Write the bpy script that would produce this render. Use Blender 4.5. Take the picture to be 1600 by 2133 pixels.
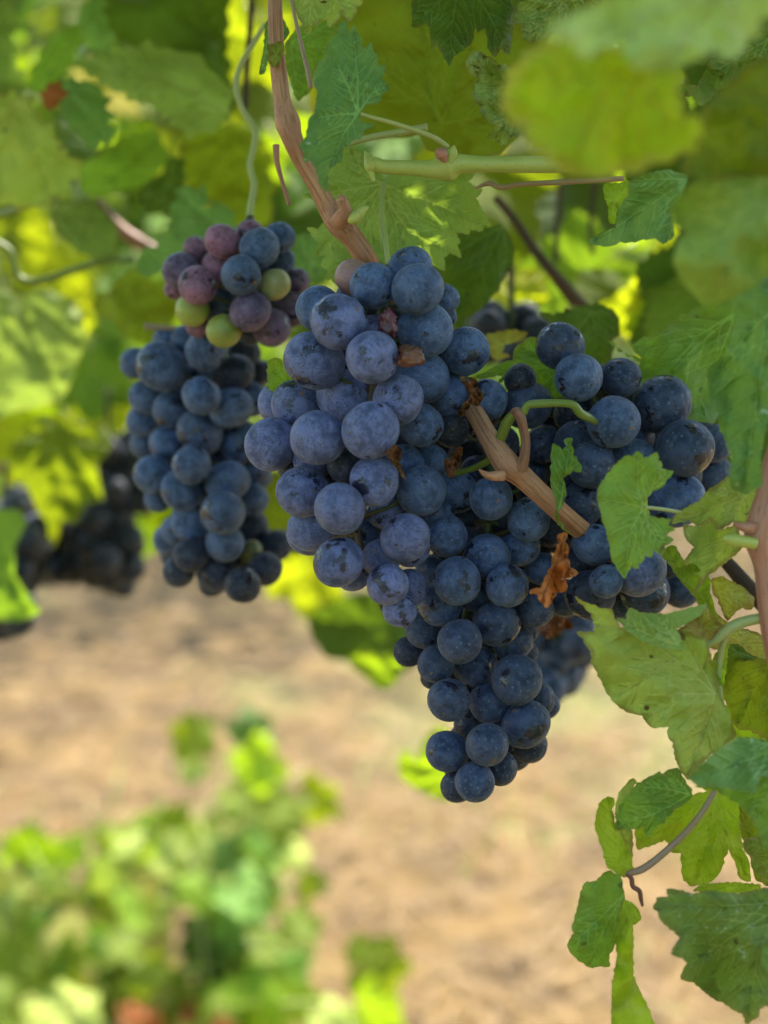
import bpy, math, random
import numpy as np
from mathutils import Vector, Matrix, noise, geometry
C = bpy.context.scene
for o in list(bpy.data.objects): bpy.data.objects.remove(o)
R = math.radians
# ------------------------------------------------------------------ camera, sky, sun, exposure
CAM_H, PITCH, VFOV = 1.15, R(15), R(40)
cam_data = bpy.data.cameras.new('camera'); cam = bpy.data.objects.new('camera', cam_data)
C.collection.objects.link(cam); C.camera = cam
cam.location = (0, 0, CAM_H); cam.rotation_euler = (R(90) - PITCH, 0, 0)
cam_data.sensor_fit = 'VERTICAL'; cam_data.sensor_height = 24; cam_data.angle = VFOV
cam_data.lens = 12 / math.tan(VFOV / 2)
cam_data.clip_start = .01; cam_data.clip_end = 200
cam_data.dof.use_dof = True; cam_data.dof.focus_distance = .425
cam_data.dof.aperture_fstop = cam_data.lens / 7.8
SUN_EL, SUN_AZ = R(58), R(28)            # ahead of the camera, to the right
SUN_DIR = Vector((math.sin(SUN_AZ) * math.cos(SUN_EL), math.cos(SUN_AZ) * math.cos(SUN_EL), math.sin(SUN_EL)))
w = bpy.data.worlds.new('World'); C.world = w; w.use_nodes = True
nt = w.node_tree; bg = nt.nodes['Background']
sky = nt.nodes.new('ShaderNodeTexSky'); sky.sky_type = 'NISHITA'; sky.sun_disc = False
sky.sun_elevation = SUN_EL; sky.sun_rotation = SUN_AZ
nt.links.new(sky.outputs[0], bg.inputs[0]); bg.inputs[1].default_value = .12
ld = bpy.data.lights.new('sun', 'SUN'); ld.energy = 3.3; ld.angle = R(.5); ld.color = (1, .93, .82)
sun = bpy.data.objects.new('sun', ld); C.collection.objects.link(sun)
sun.rotation_euler = SUN_DIR.to_track_quat('Z', 'Y').to_euler()
C.view_settings.view_transform = 'Standard'; C.view_settings.look = 'None'
C.view_settings.exposure = 2.28; C.view_settings.gamma = 1
C.render.engine = 'CYCLES'
C.cycles.max_bounces = 7; C.cycles.diffuse_bounces = 4; C.cycles.glossy_bounces = 2; C.cycles.transmission_bounces = 4
C.cycles.use_denoising = True; C.cycles.sample_clamp_indirect = 6

K = math.tan(VFOV / 2) / 1066.5
FW = Vector((0, math.cos(PITCH), -math.sin(PITCH))); UP = Vector((0, math.sin(PITCH), math.cos(PITCH))); RT = Vector((1, 0, 0))
def P(x, y, d):                          # a point seen at (x, y) in the photograph, d metres along the view axis
    return cam.location + RT * ((x - 800) * K * d) - UP * ((y - 1066.5) * K * d) + FW * d
def PC(v):                               # camera space (X right, Y up, depth) -> world
    return cam.location + RT * v[0] + UP * v[1] + FW * v[2]
ZO = {1: (480, 480, 2.6667), 2: (950, 600, 2.4615), 3: (220, 430, 2.452), 4: (750, 1150, 2.909),
      5: (400, 0, 2.2857), 6: (950, 0, 2.4615), 7: (1100, 1200, 2.286), 8: (0, 0, 2.6655), 0: (0, 0, 1)}
def zz(z, p): a, b, s = ZO[z]; return (a + p[0] / s, b + p[1] / s)

# ------------------------------------------------------------------ object helpers
def link(o): C.collection.objects.link(o); return o
def tag(o, label=None, cat=None, group=None, kind=None):
    if label: o['label'] = label
    if cat: o['category'] = cat
    if group: o['group'] = group
    if kind: o['kind'] = kind
    return o
def empty(name, loc): o = bpy.data.objects.new(name, None); o.location = loc; o.empty_display_size = .01; return link(o)
def child(o, parent):
    o.parent = parent; o.location = o.location - parent.location if False else o.location
    return o
def mesh_obj(name, verts, faces, mat, parent=None, origin=None, attrs=None, smooth=True):
    """verts in world space; stored relative to origin"""
    og = Vector(origin) if origin is not None else Vector((0, 0, 0))
    me = bpy.data.meshes.new(name)
    va = np.array([tuple(v) for v in verts], dtype=float) - np.array(og)
    me.from_pydata(va.tolist(), [], faces)
    if attrs:
        for k, vals in attrs.items():
            vals = np.asarray(vals, dtype=np.float32)
            if vals.ndim == 1:
                a = me.attributes.new(k, 'FLOAT', 'POINT'); a.data.foreach_set('value', vals)
            else:
                a = me.attributes.new(k, 'FLOAT_VECTOR', 'POINT'); a.data.foreach_set('vector', vals.ravel())
    if smooth: me.polygons.foreach_set('use_smooth', [True] * len(me.polygons))
    me.materials.append(mat)
    o = link(bpy.data.objects.new(name, me))
    if parent is not None:
        o.parent = parent; o.location = og - wloc(parent)
    else: o.location = og
    return o
def wloc(o):
    v = Vector(o.location)
    while o.parent is not None: o = o.parent; v += Vector(o.location)
    return v

# ------------------------------------------------------------------ node helpers
class NB:
    def __init__(s, name):
        s.m = bpy.data.materials.new(name); s.m.use_nodes = True; s.t = s.m.node_tree; s.n = s.t.nodes; s.n.clear()
        s.out = s.n.new('ShaderNodeOutputMaterial')
    def a(s, typ, **kw):
        n = s.n.new('ShaderNode' + typ)
        for k, v in kw.items(): setattr(n, k, v)
        return n
    def l(s, a, b): s.t.links.new(a, b)
    def put(s, sock, v):
        if isinstance(v, bpy.types.NodeSocket): s.l(v, sock)
        elif isinstance(v, (tuple, list)) and len(v) == 3 and sock.type == 'RGBA': sock.default_value = (*v, 1)
        else: sock.default_value = v
    def math(s, op, a, b=0.0, c=None, clamp=False):
        n = s.a('Math', operation=op, use_clamp=clamp); s.put(n.inputs[0], a); s.put(n.inputs[1], b)
        if c is not None: s.put(n.inputs[2], c)
        return n.outputs[0]
    def mix(s, f, a, b, mode='MIX'):
        n = s.a('Mix', data_type='RGBA', blend_type=mode); s.put(n.inputs[0], f); s.put(n.inputs[6], a); s.put(n.inputs[7], b)
        return n.outputs[2]
    def ramp(s, v, lo, hi, a=0.0, b=1.0):
        n = s.a('MapRange', interpolation_type='SMOOTHSTEP'); s.put(n.inputs[0], v)
        for i, q in enumerate((lo, hi, a, b)): s.put(n.inputs[i + 1], q)
        return n.outputs[0]
    def noise(s, vec, scale, detail=3, rough=.55, dist=0.0):
        n = s.a('TexNoise'); s.put(n.inputs['Vector'], vec); s.put(n.inputs['Scale'], scale)
        n.inputs['Detail'].default_value = detail; n.inputs['Roughness'].default_value = rough; n.inputs['Distortion'].default_value = dist
        return n.outputs[0]
    def voro(s, vec, scale, feature='F1', out=0, rnd=1.0):
        n = s.a('TexVoronoi', feature=feature); s.put(n.inputs['Vector'], vec); n.inputs['Scale'].default_value = scale
        n.inputs['Randomness'].default_value = rnd
        return n.outputs[out]
    def vmap(s, vec, scale=(1, 1, 1), rot=(0, 0, 0), loc=(0, 0, 0)):
        n = s.a('Mapping'); s.put(n.inputs[0], vec); s.put(n.inputs[1], loc); n.inputs[2].default_value = rot; n.inputs[3].default_value = scale
        return n.outputs[0]
    def attr(s, name, out='Fac'): return s.a('Attribute', attribute_name=name).outputs[out]
    def bump(s, h, strength, dist, prev=None):
        n = s.a('Bump'); s.put(n.inputs['Height'], h); n.inputs['Strength'].default_value = strength; n.inputs['Distance'].default_value = dist
        if prev is not None: s.l(prev, n.inputs['Normal'])
        return n.outputs[0]

def grape_material():
    b = NB('grape_skin_with_bloom')
    co = b.a('TexCoord').outputs['Object']; oi = b.a('ObjectInfo'); rnd = oi.outputs['Random']; col = oi.outputs['Color']
    off = b.a('CombineXYZ'); b.put(off.inputs[0], b.math('MULTIPLY', rnd, 37.)); b.put(off.inputs[1], b.math('MULTIPLY', rnd, 91.)); b.put(off.inputs[2], b.math('MULTIPLY', rnd, 53.))
    va = b.a('VectorMath', operation='ADD'); b.l(co, va.inputs[0]); b.l(off.outputs[0], va.inputs[1]); v = va.outputs[0]
    big = b.noise(v, 1.05, 2, .5); det = b.noise(v, 5.5, 5, .7); fine = b.noise(v, 22, 3, .6)
    # rubbed off patches with ragged edge
    edge = b.math('ADD', b.math('MULTIPLY', det, .55), b.math('MULTIPLY', fine, .18))
    rub = b.math('ADD', big, b.math('MULTIPLY', b.math('SUBTRACT', edge, .36), .62))
    thr = b.math('ADD', .585, b.math('MULTIPLY', b.math('FRACT', b.math('MULTIPLY', rnd, 17.3)), .11))
    rubm = b.ramp(rub, thr, b.math('ADD', thr, .028))
    # scratches
    sc = None
    for rot, sd in (((.3, .9, .2), 3.), ((1.3, .2, 1.1), 9.), ((.7, 2.1, .5), 21.)):
        mv = b.vmap(v, (9.5, 1.3, 5.5), rot, (sd, sd, sd))
        s1 = b.ramp(b.noise(mv, 1.6, 3, .6, .6), .61, .64)
        sc = s1 if sc is None else b.math('MAXIMUM', sc, s1)
    reg = b.ramp(b.noise(v, 1.5, 1), .40, .55)
    sc = b.math('MULTIPLY', sc, b.math('MULTIPLY', reg, .75))
    # lenticels
    d = b.voro(v, 3.3, 'F1', 0)
    dot = b.ramp(d, .08, .115, 1., 0.); ring = b.math('MULTIPLY', b.ramp(d, .12, .15), b.ramp(d, .19, .25, 1., 0.))
    d2 = b.voro(v, 7., 'F1', 0); dust = b.ramp(d2, .05, .09, 1., 0.)
    cloud = b.ramp(b.noise(v, 1.5, 5, .68), .36, .60)
    bloom = b.mix(cloud, b.mix(.6, col, (.012, .015, .03)), b.mix(.05, col, (.6, .6, .7)))
    bloom = b.mix(b.math('MULTIPLY', b.ramp(b.noise(v, 30, 2), .35, .75), .18), bloom, (.05, .05, .08))
    bloom = b.mix(b.math('MULTIPLY', ring, .26), bloom, (.30, .36, .46))
    bloom = b.mix(b.math('MULTIPLY', dust, .30), bloom, (.45, .47, .55))
    skin = b.mix(.05, (.012, .009, .016), col)
    m = b.math('MAXIMUM', rubm, sc); m = b.math('MAXIMUM', m, b.math('MULTIPLY', dot, .75))
    base = b.mix(b.math('MULTIPLY', m, .93), bloom, skin)
    # brown scars, on a few
    sn = b.ramp(b.math('ADD', b.noise(v, 2.4, 1), b.math('MULTIPLY', b.math('SUBTRACT', fine, .5), .16)), .755, .775)
    base = b.mix(b.math('MULTIPLY', sn, .85), base, (.23, .12, .055))
    hd = b.noise(v, 1.5, 2)
    p = b.a('BsdfPrincipled'); b.l(base, p.inputs['Base Color'])
    b.put(p.inputs['Roughness'], b.ramp(m, 0., 1., .60, .22)); b.put(p.inputs['Specular IOR Level'], b.ramp(m, 0., 1., .22, .55))
    b.put(p.inputs['Sheen Weight'], b.ramp(m, 0., 1., .09, 0.)); p.inputs['Sheen Roughness'].default_value = .55; p.inputs['Sheen Tint'].default_value = (.85, .9, 1, 1)
    p.inputs['Subsurface Weight'].default_value = .0
    h = b.math('ADD', b.math('MULTIPLY', m, -.5), b.math('MULTIPLY', fine, .25)); h = b.math('ADD', h, b.math('MULTIPLY', dot, -.5)); h = b.math('ADD', h, b.math('MULTIPLY', sn, 1.))
    b.l(b.bump(h, .25, .0004, b.bump(hd, .35, .004)), p.inputs['Normal'])
    b.l(p.outputs[0], b.out.inputs[0]); return b.m
def green_grape_material():
    b = NB('unripe_grape_skin'); co = b.a('TexCoord').outputs['Object']; oi = b.a('ObjectInfo'); col = oi.outputs['Color']
    n = b.ramp(b.noise(co, 1.6, 4, .6), .35, .7); st = b.ramp(b.noise(b.vmap(co, (3, 3, .6)), 2., 3), .5, .8)
    c = b.mix(n, col, b.mix(.35, col, (.30, .16, .06))); c = b.mix(b.math('MULTIPLY', st, .25), c, (.5, .55, .25))
    dm = b.ramp(b.voro(co, 4., 'F1', 0), .05, .09, 1., 0.); c = b.mix(b.math('MULTIPLY', dm, .6), c, (.16, .09, .03))
    p = b.a('BsdfPrincipled'); b.l(c, p.inputs['Base Color']); p.inputs['Roughness'].default_value = .42
    p.inputs['Subsurface Weight'].default_value = .35; p.inputs['Subsurface Radius'].default_value = (.6, .7, .2); p.inputs['Subsurface Scale'].default_value = .004
    b.l(b.bump(b.noise(co, 3, 3), .2, .001), p.inputs['Normal'])
    b.l(p.outputs[0], b.out.inputs[0]); return b.m
GRAPE, GGRAPE = grape_material(), green_grape_material()

_lm = {}
def leaf_material(style):
    if style in _lm: return _lm[style]
    #          upper/lit colour     second colour      through colour     fac  quilt  spots
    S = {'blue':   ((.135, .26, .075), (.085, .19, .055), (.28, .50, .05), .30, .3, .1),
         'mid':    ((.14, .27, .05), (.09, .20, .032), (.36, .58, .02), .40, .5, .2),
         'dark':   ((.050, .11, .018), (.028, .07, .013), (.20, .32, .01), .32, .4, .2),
         'olive':  ((.11, .16, .016), (.08, .125, .010), (.40, .50, .010), .42, .4, .35),
         'under':  ((.30, .42, .10), (.22, .34, .07), (.38, .54, .05), .38, .4, .1),
         'pale':   ((.42, .52, .11), (.32, .44, .08), (.48, .62, .05), .42, .4, .6),
         'lime':   ((.20, .32, .03), (.14, .25, .02), (.55, .78, .012), .52, .4, .2),
         'yellow': ((.42, .42, .03), (.48, .34, .03), (.80, .76, .015), .55, .3, .4),
         'quilt':  ((.34, .44, .13), (.22, .33, .08), (.38, .52, .06), .35, 2.0, .4),
         'grey':   ((.19, .25, .06), (.12, .18, .04), (.26, .42, .04), .35, 1.0, .3),
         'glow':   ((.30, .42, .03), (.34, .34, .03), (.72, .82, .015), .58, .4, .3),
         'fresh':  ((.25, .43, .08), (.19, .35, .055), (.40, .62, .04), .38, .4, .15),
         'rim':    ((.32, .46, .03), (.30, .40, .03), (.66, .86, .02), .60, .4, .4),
         'lit':    ((.55, .72, .22), (.48, .64, .16), (.60, .80, .16), .50, .5, .2),  # sunlit lobe, the sunlight is put into its brighter leaf colour
         'autumn': ((.30, .40, .08), (.30, .19, .07), (.55, .54, .04), .45, .5, .7),
         'red':    ((.26, .06, .02), (.18, .09, .02), (.50, .16, .02), .40, .4, .5),
         'rust':   ((.17, .065, .03), (.10, .04, .02), (.25, .08, .02), .25, .8, .3),
         'dry':    ((.78, .31, .10), (.62, .21, .06), (.75, .28, .06), .35, .5, .15)}[style]
    b = NB('vine_leaf_' + style)
    co = b.a('TexCoord').outputs['Object']; rnd = b.a('ObjectInfo').outputs['Random']
    sh = b.a('CombineXYZ'); b.put(sh.inputs[0], rnd); b.put(sh.inputs[1], b.math('MULTIPLY', rnd, 3.))
    va = b.a('VectorMath', operation='ADD'); b.l(co, va.inputs[0]); b.l(sh.outputs[0], va.inputs[1]); v = va.outputs[0]
    v1 = b.attr('vein'); v2 = b.attr('vein_minor'); mg = b.attr('margin')
    vm = b.ramp(v1, .5, 1.3, 1., 0.); vm2 = b.math('MULTIPLY', b.ramp(v2, .4, 1.5, 1., 0.), .65)
    vmask = b.math('MAXIMUM', vm, vm2)
    vo = b.voro(v, 420, 'DISTANCE_TO_EDGE', 0); tert = b.ramp(vo, .0, .12, 1., 0.)
    vo2 = b.voro(v, 1300, 'DISTANCE_TO_EDGE', 0); q4 = b.ramp(vo2, 0., .14, 1., 0.)
    blotch = b.ramp(b.noise(v, 38, 5, .62), .34, .68)
    c = b.mix(blotch, S[0], S[1])
    c = b.mix(b.math('MULTIPLY', b.ramp(b.noise(v, 210, 3, .6), .3, .75), .38), c, S[1])
    veinc = tuple(min(.66, q * 1.65 + z) for q, z in zip(S[0], (.09, .09, .03)))
    if style in ('dry', 'rust'): veinc = (.26, .11, .05)
    if style == 'rim': veinc = (.42, .22, .05)
    c = b.mix(b.math('MULTIPLY', tert, .16), c, veinc); c = b.mix(b.math('MULTIPLY', q4, .08), c, veinc)
    c = b.mix(vmask, c, veinc)
    # browning at the margin and small necrotic flecks
    mz = b.math('ADD', mg, b.math('MULTIPLY', b.noise(v, 90, 4, .6), .006))
    brown = b.ramp(mz, *((.0031, .0042) if style != 'rim' else (.0032, .0055)), 1., 0.)
    c = b.mix(b.math('MULTIPLY', brown, S[5]), c, (.26, .20, .06) if style != 'rim' else (.55, .30, .17))
    fl = b.math('MULTIPLY', b.ramp(b.voro(v, 130, 'F1', 0), .10, .16, 1., 0.), b.ramp(b.noise(v, 60, 2), .50, .56))
    c = b.mix(b.math('MULTIPLY', fl, min(1., S[5] * 1.6)), c, (.11, .05, .02))
    if style in ('autumn', 'glow', 'yellow', 'pale'):
        pt = b.ramp(b.noise(v, 28 if style == 'glow' else 45, 4, .6), .55, .66); c = b.mix(b.math('MULTIPLY', pt, .6 if style == 'autumn' else .3), c, (.42, .24, .12) if style != 'pale' else (.34, .30, .07))
    if style in ('blue', 'grey'):
        wf = b.math('MULTIPLY', b.ramp(b.noise(b.vmap(v, (1, 1, 1)), 520, 2), .66, .70), b.ramp(b.noise(v, 30, 2), .52, .6)); c = b.mix(b.math('MULTIPLY', wf, .6), c, (.6, .62, .52))
    tc = b.mix(b.math('MULTIPLY', blotch, .5), S[2], tuple(q * .62 for q in S[2]))
    tc = b.mix(b.math('MULTIPLY', vmask, .45), tc, tuple(q * .55 for q in S[2]) if style != 'rim' else (.50, .25, .03))
    tc = b.mix(b.math('MULTIPLY', brown, S[5]), tc, (.30, .16, .03) if style != 'rim' else (.60, .32, .10)); tc = b.mix(b.math('MULTIPLY', fl, .8), tc, (.08, .03, .01))
    h = b.math('ADD', b.math('MULTIPLY', b.ramp(vo, 0., .45), .9 * S[4]), b.math('MULTIPLY', b.ramp(v2, 0., 7.), 1.1))
    h = b.math('ADD', h, b.math('MULTIPLY', b.ramp(v1, 0., 6.), 1.6)); h = b.math('ADD', h, b.math('MULTIPLY', b.noise(v, 75, 2), 1.0 + S[4]))
    h = b.math('ADD', h, b.math('MULTIPLY', b.ramp(vo2, 0., .4), .22))
    nrm = b.bump(h, .6, .0006)
    p = b.a('BsdfPrincipled'); b.l(c, p.inputs['Base Color']); p.inputs['Roughness'].default_value = .5 if style != 'dry' else .7
    p.inputs['Specular IOR Level'].default_value = .18; b.l(nrm, p.inputs['Normal'])
    t = b.a('BsdfTranslucent'); b.l(tc, t.inputs[0]); b.l(nrm, t.inputs[1])
    ms = b.a('MixShader'); ms.inputs[0].default_value = S[3]; b.l(p.outputs[0], ms.inputs[1]); b.l(t.outputs[0], ms.inputs[2])
    b.l(ms.outputs[0], b.out.inputs[0]); _lm[style] = b.m; return b.m

def stem_material(name, c1, c2, bark=0., rough=.5, c3=None):
    b = NB(name); v = b.attr('cuv', 'Vector'); co = b.a('TexCoord').outputs['Object']
    st = b.noise(b.vmap(v, (900, 900, 26)), 1., 5, .65); pn = b.noise(co, 55, 3)
    f = b.math('ADD', b.math('MULTIPLY', st, .6 if bark else .3), b.math('MULTIPLY', pn, .5))
    c = b.mix(b.ramp(f, .35, .72), c1, c2)
    fis = b.ramp(b.noise(b.vmap(v, (1500, 1500, 24)), 1., 3, .6), .53, .62)
    if bark: c = b.mix(b.math('MULTIPLY', fis, .55 * bark), c, tuple(q * .35 for q in c1))
    if c3: c = b.mix(b.math('MULTIPLY', b.ramp(b.noise(co, 45, 3), .48, .62), .8), c, c3)
    dots = b.ramp(b.voro(b.vmap(v, (500, 500, 500)), 1., 'F1', 0), .12, .2, 1., 0.)
    c = b.mix(b.math('MULTIPLY', dots, .35), c, tuple(q * .4 for q in c1))
    p = b.a('BsdfPrincipled'); b.l(c, p.inputs['Base Color']); p.inputs['Roughness'].default_value = rough
    h = b.math('SUBTRACT', b.math('MULTIPLY', st, .5), b.math('MULTIPLY', fis, bark)); b.l(b.bump(h, .6, .0005 if bark else .0002), p.inputs['Normal'])
    b.l(p.outputs[0], b.out.inputs[0]); return b.m
BARK = stem_material('ripened_cane_bark', (.33, .13, .06), (.58, .30, .165), .9, .6, (.40, .19, .12))
DARKBARK = stem_material('old_dark_bark', (.055, .03, .018), (.10, .055, .03), 1., .8)
PINKBARK = stem_material('reddish_cane_bark', (.40, .145, .09), (.47, .23, .145), .6, .5)
SHOOT = stem_material('green_shoot_skin', (.40, .44, .09), (.50, .50, .14), 0., .42)
PETI = stem_material('petiole_skin', (.36, .40, .13), (.42, .36, .17), 0., .45)
PINKPETI = stem_material('pink_petiole_skin', (.34, .20, .13), (.34, .34, .15), 0., .45)
REDSTALK = stem_material('dark_red_stalk_bark', (.20, .075, .04), (.32, .16, .09), .8, .55)
STALK = stem_material('bunch_stalk_skin', (.14, .19, .025), (.21, .25, .045), 0., .45)
RACHIS = stem_material('bunch_stem_skin', (.05, .065, .015), (.07, .06, .02), 0., .6, (.08, .04, .02))

# ------------------------------------------------------------------ tube
def spline(pts, n=8):
    """Catmull-Rom through (vector, radius)"""
    q = [pts[0]] + list(pts) + [pts[-1]]; out = []
    for i in range(1, len(q) - 2):
        p0, p1, p2, p3 = q[i - 1], q[i], q[i + 1], q[i + 2]
        for k in range(n):
            t = k / n
            f = lambda a, b_, c_, d_: .5 * ((2 * b_) + (c_ - a) * t + (2 * a - 5 * b_ + 4 * c_ - d_) * t * t + (3 * b_ - a - 3 * c_ + d_) * t * t * t)
            out.append((f(p0[0], p1[0], p2[0], p3[0]), f(p0[1], p1[1], p2[1], p3[1])))
    out.append(pts[-1]); return out
def tube_data(pts, seg=14, n=8, rough=0., seed=0):
    sp = spline([(Vector(p), r) for p, r in pts], n)
    V, F, A = [], [], []; t0 = (sp[1][0] - sp[0][0]).normalized()
    u = t0.orthogonal().normalized(); L = 0
    for i, (p, r) in enumerate(sp):
        if i: L += (p - sp[i - 1][0]).length
        tg = (sp[min(i + 1, len(sp) - 1)][0] - sp[max(i - 1, 0)][0]).normalized()
        u = (u - tg * u.dot(tg)).normalized(); v = tg.cross(u)
        for k in range(seg):
            a = 2 * math.pi * k / seg; rr = r * (1 + rough * noise.noise(Vector((math.cos(a) * 1.3 + seed, math.sin(a) * 1.3, L * 90))))
            V.append(p + (u * math.cos(a) + v * math.sin(a)) * rr); A.append((math.cos(a) * r, math.sin(a) * r, L))
        if i:
            for k in range(seg):
                a0 = (i - 1) * seg + k; a1 = (i - 1) * seg + (k + 1) % seg; F.append((a0, a1, a1 + seg, a0 + seg))
    n0 = len(V)
    V.append(sp[0][0]); A.append((0, 0, 0)); V.append(sp[-1][0]); A.append((0, 0, L))
    for k in range(seg):
        F.append((n0, (k + 1) % seg, k)); b0 = (len(sp) - 1) * seg; F.append((n0 + 1, b0 + k, b0 + (k + 1) % seg))
    return V, F, A
class Bag:
    def __init__(s): s.V, s.F, s.A = [], [], []
    def tube(s, pts, **k):
        V, F, A = tube_data(pts, **k); o = len(s.V); s.V += V; s.A += A; s.F += [tuple(i + o for i in f) for f in F]; return s
    def build(s, name, mat, parent=None, origin=None):
        return mesh_obj(name, s.V, s.F, mat, parent, origin if origin is not None else s.V[0], {'cuv': s.A})
def stem_px(z, pts, seg=12, rough=0., seed=0):          # points (x, y, radius px, depth)
    out = []
    for x, y, r, d in pts:
        X, Y = zz(z, (x, y)); out.append((P(X, Y, d), r / ZO[z][2] * K * d))
    return tube_data(out, seg=seg, rough=rough, seed=seed)

# ------------------------------------------------------------------ leaf surface
def inside(poly, x, y):
    """vectorised point in polygon"""
    x = np.asarray(x, float); y = np.asarray(y, float); res = np.zeros(x.shape, bool); n = len(poly); j = n - 1
    for i in range(n):
        xi, yi = poly[i]; xj, yj = poly[j]
        if yi != yj:
            c = ((yi > y) != (yj > y)) & (x < (xj - xi) * (y - yi) / (yj - yi) + xi); res ^= c
        j = i
    return res
def seg_dist(px, py, segs):
    """distance / half width to nearest of segs (x0,y0,x1,y1,w0,w1)"""
    best = np.full(px.shape, 1e9)
    for x0, y0, x1, y1, w0, w1 in segs:
        dx, dy = x1 - x0, y1 - y0; L = dx * dx + dy * dy + 1e-12
        t = np.clip(((px - x0) * dx + (py - y0) * dy) / L, 0, 1)
        d = np.hypot(px - x0 - t * dx, py - y0 - t * dy) / (w0 + (w1 - w0) * t); best = np.minimum(best, d)
    return best
def teeth(poly, step, amp, rng):
    """saw teeth along a smooth outline (closed)"""
    n = len(poly); area = sum(poly[i][0] * poly[(i + 1) % n][1] - poly[(i + 1) % n][0] * poly[i][1] for i in range(n)); sg = 1 if area > 0 else -1
    out = []
    for i in range(n):
        a, b_ = poly[i], poly[(i + 1) % n]; L = math.hypot(b_[0] - a[0], b_[1] - a[1])
        if L < step * .35: out.append(a); continue
        nx, ny = sg * (b_[1] - a[1]) / L, -sg * (b_[0] - a[0]) / L; m = max(1, round(L / (step * rng.uniform(.7, 1.35))))
        for k in range(m):
            t = k / m; out.append((a[0] + (b_[0] - a[0]) * t, a[1] + (b_[1] - a[1]) * t))
            aa = amp * rng.uniform(.25, 1.4); tp = (k + rng.uniform(.35, .75)) / m; tp = min(tp, (k + .8) / m)
            out.append((a[0] + (b_[0] - a[0]) * tp + nx * aa, a[1] + (b_[1] - a[1]) * tp + ny * aa))
    return out
def auto_tips(poly, base, n=5):
    pts = [(math.atan2(y - base[1], x - base[0]), math.hypot(x - base[0], y - base[1]), (x, y)) for x, y in poly]
    tips = []; mx = max(p[1] for p in pts)
    for a, d, q in sorted(pts, key=lambda t: -t[1]):
        if d < mx * .35: break
        if all(abs((a - b_ + math.pi) % (2 * math.pi) - math.pi) > R(30) for b_, _ in tips): tips.append((a, q))
        if len(tips) >= n: break
    return [[base, (base[0] + (q[0] - base[0]) * .93, base[1] + (q[1] - base[1]) * .93)] for a, q in tips]
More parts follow.
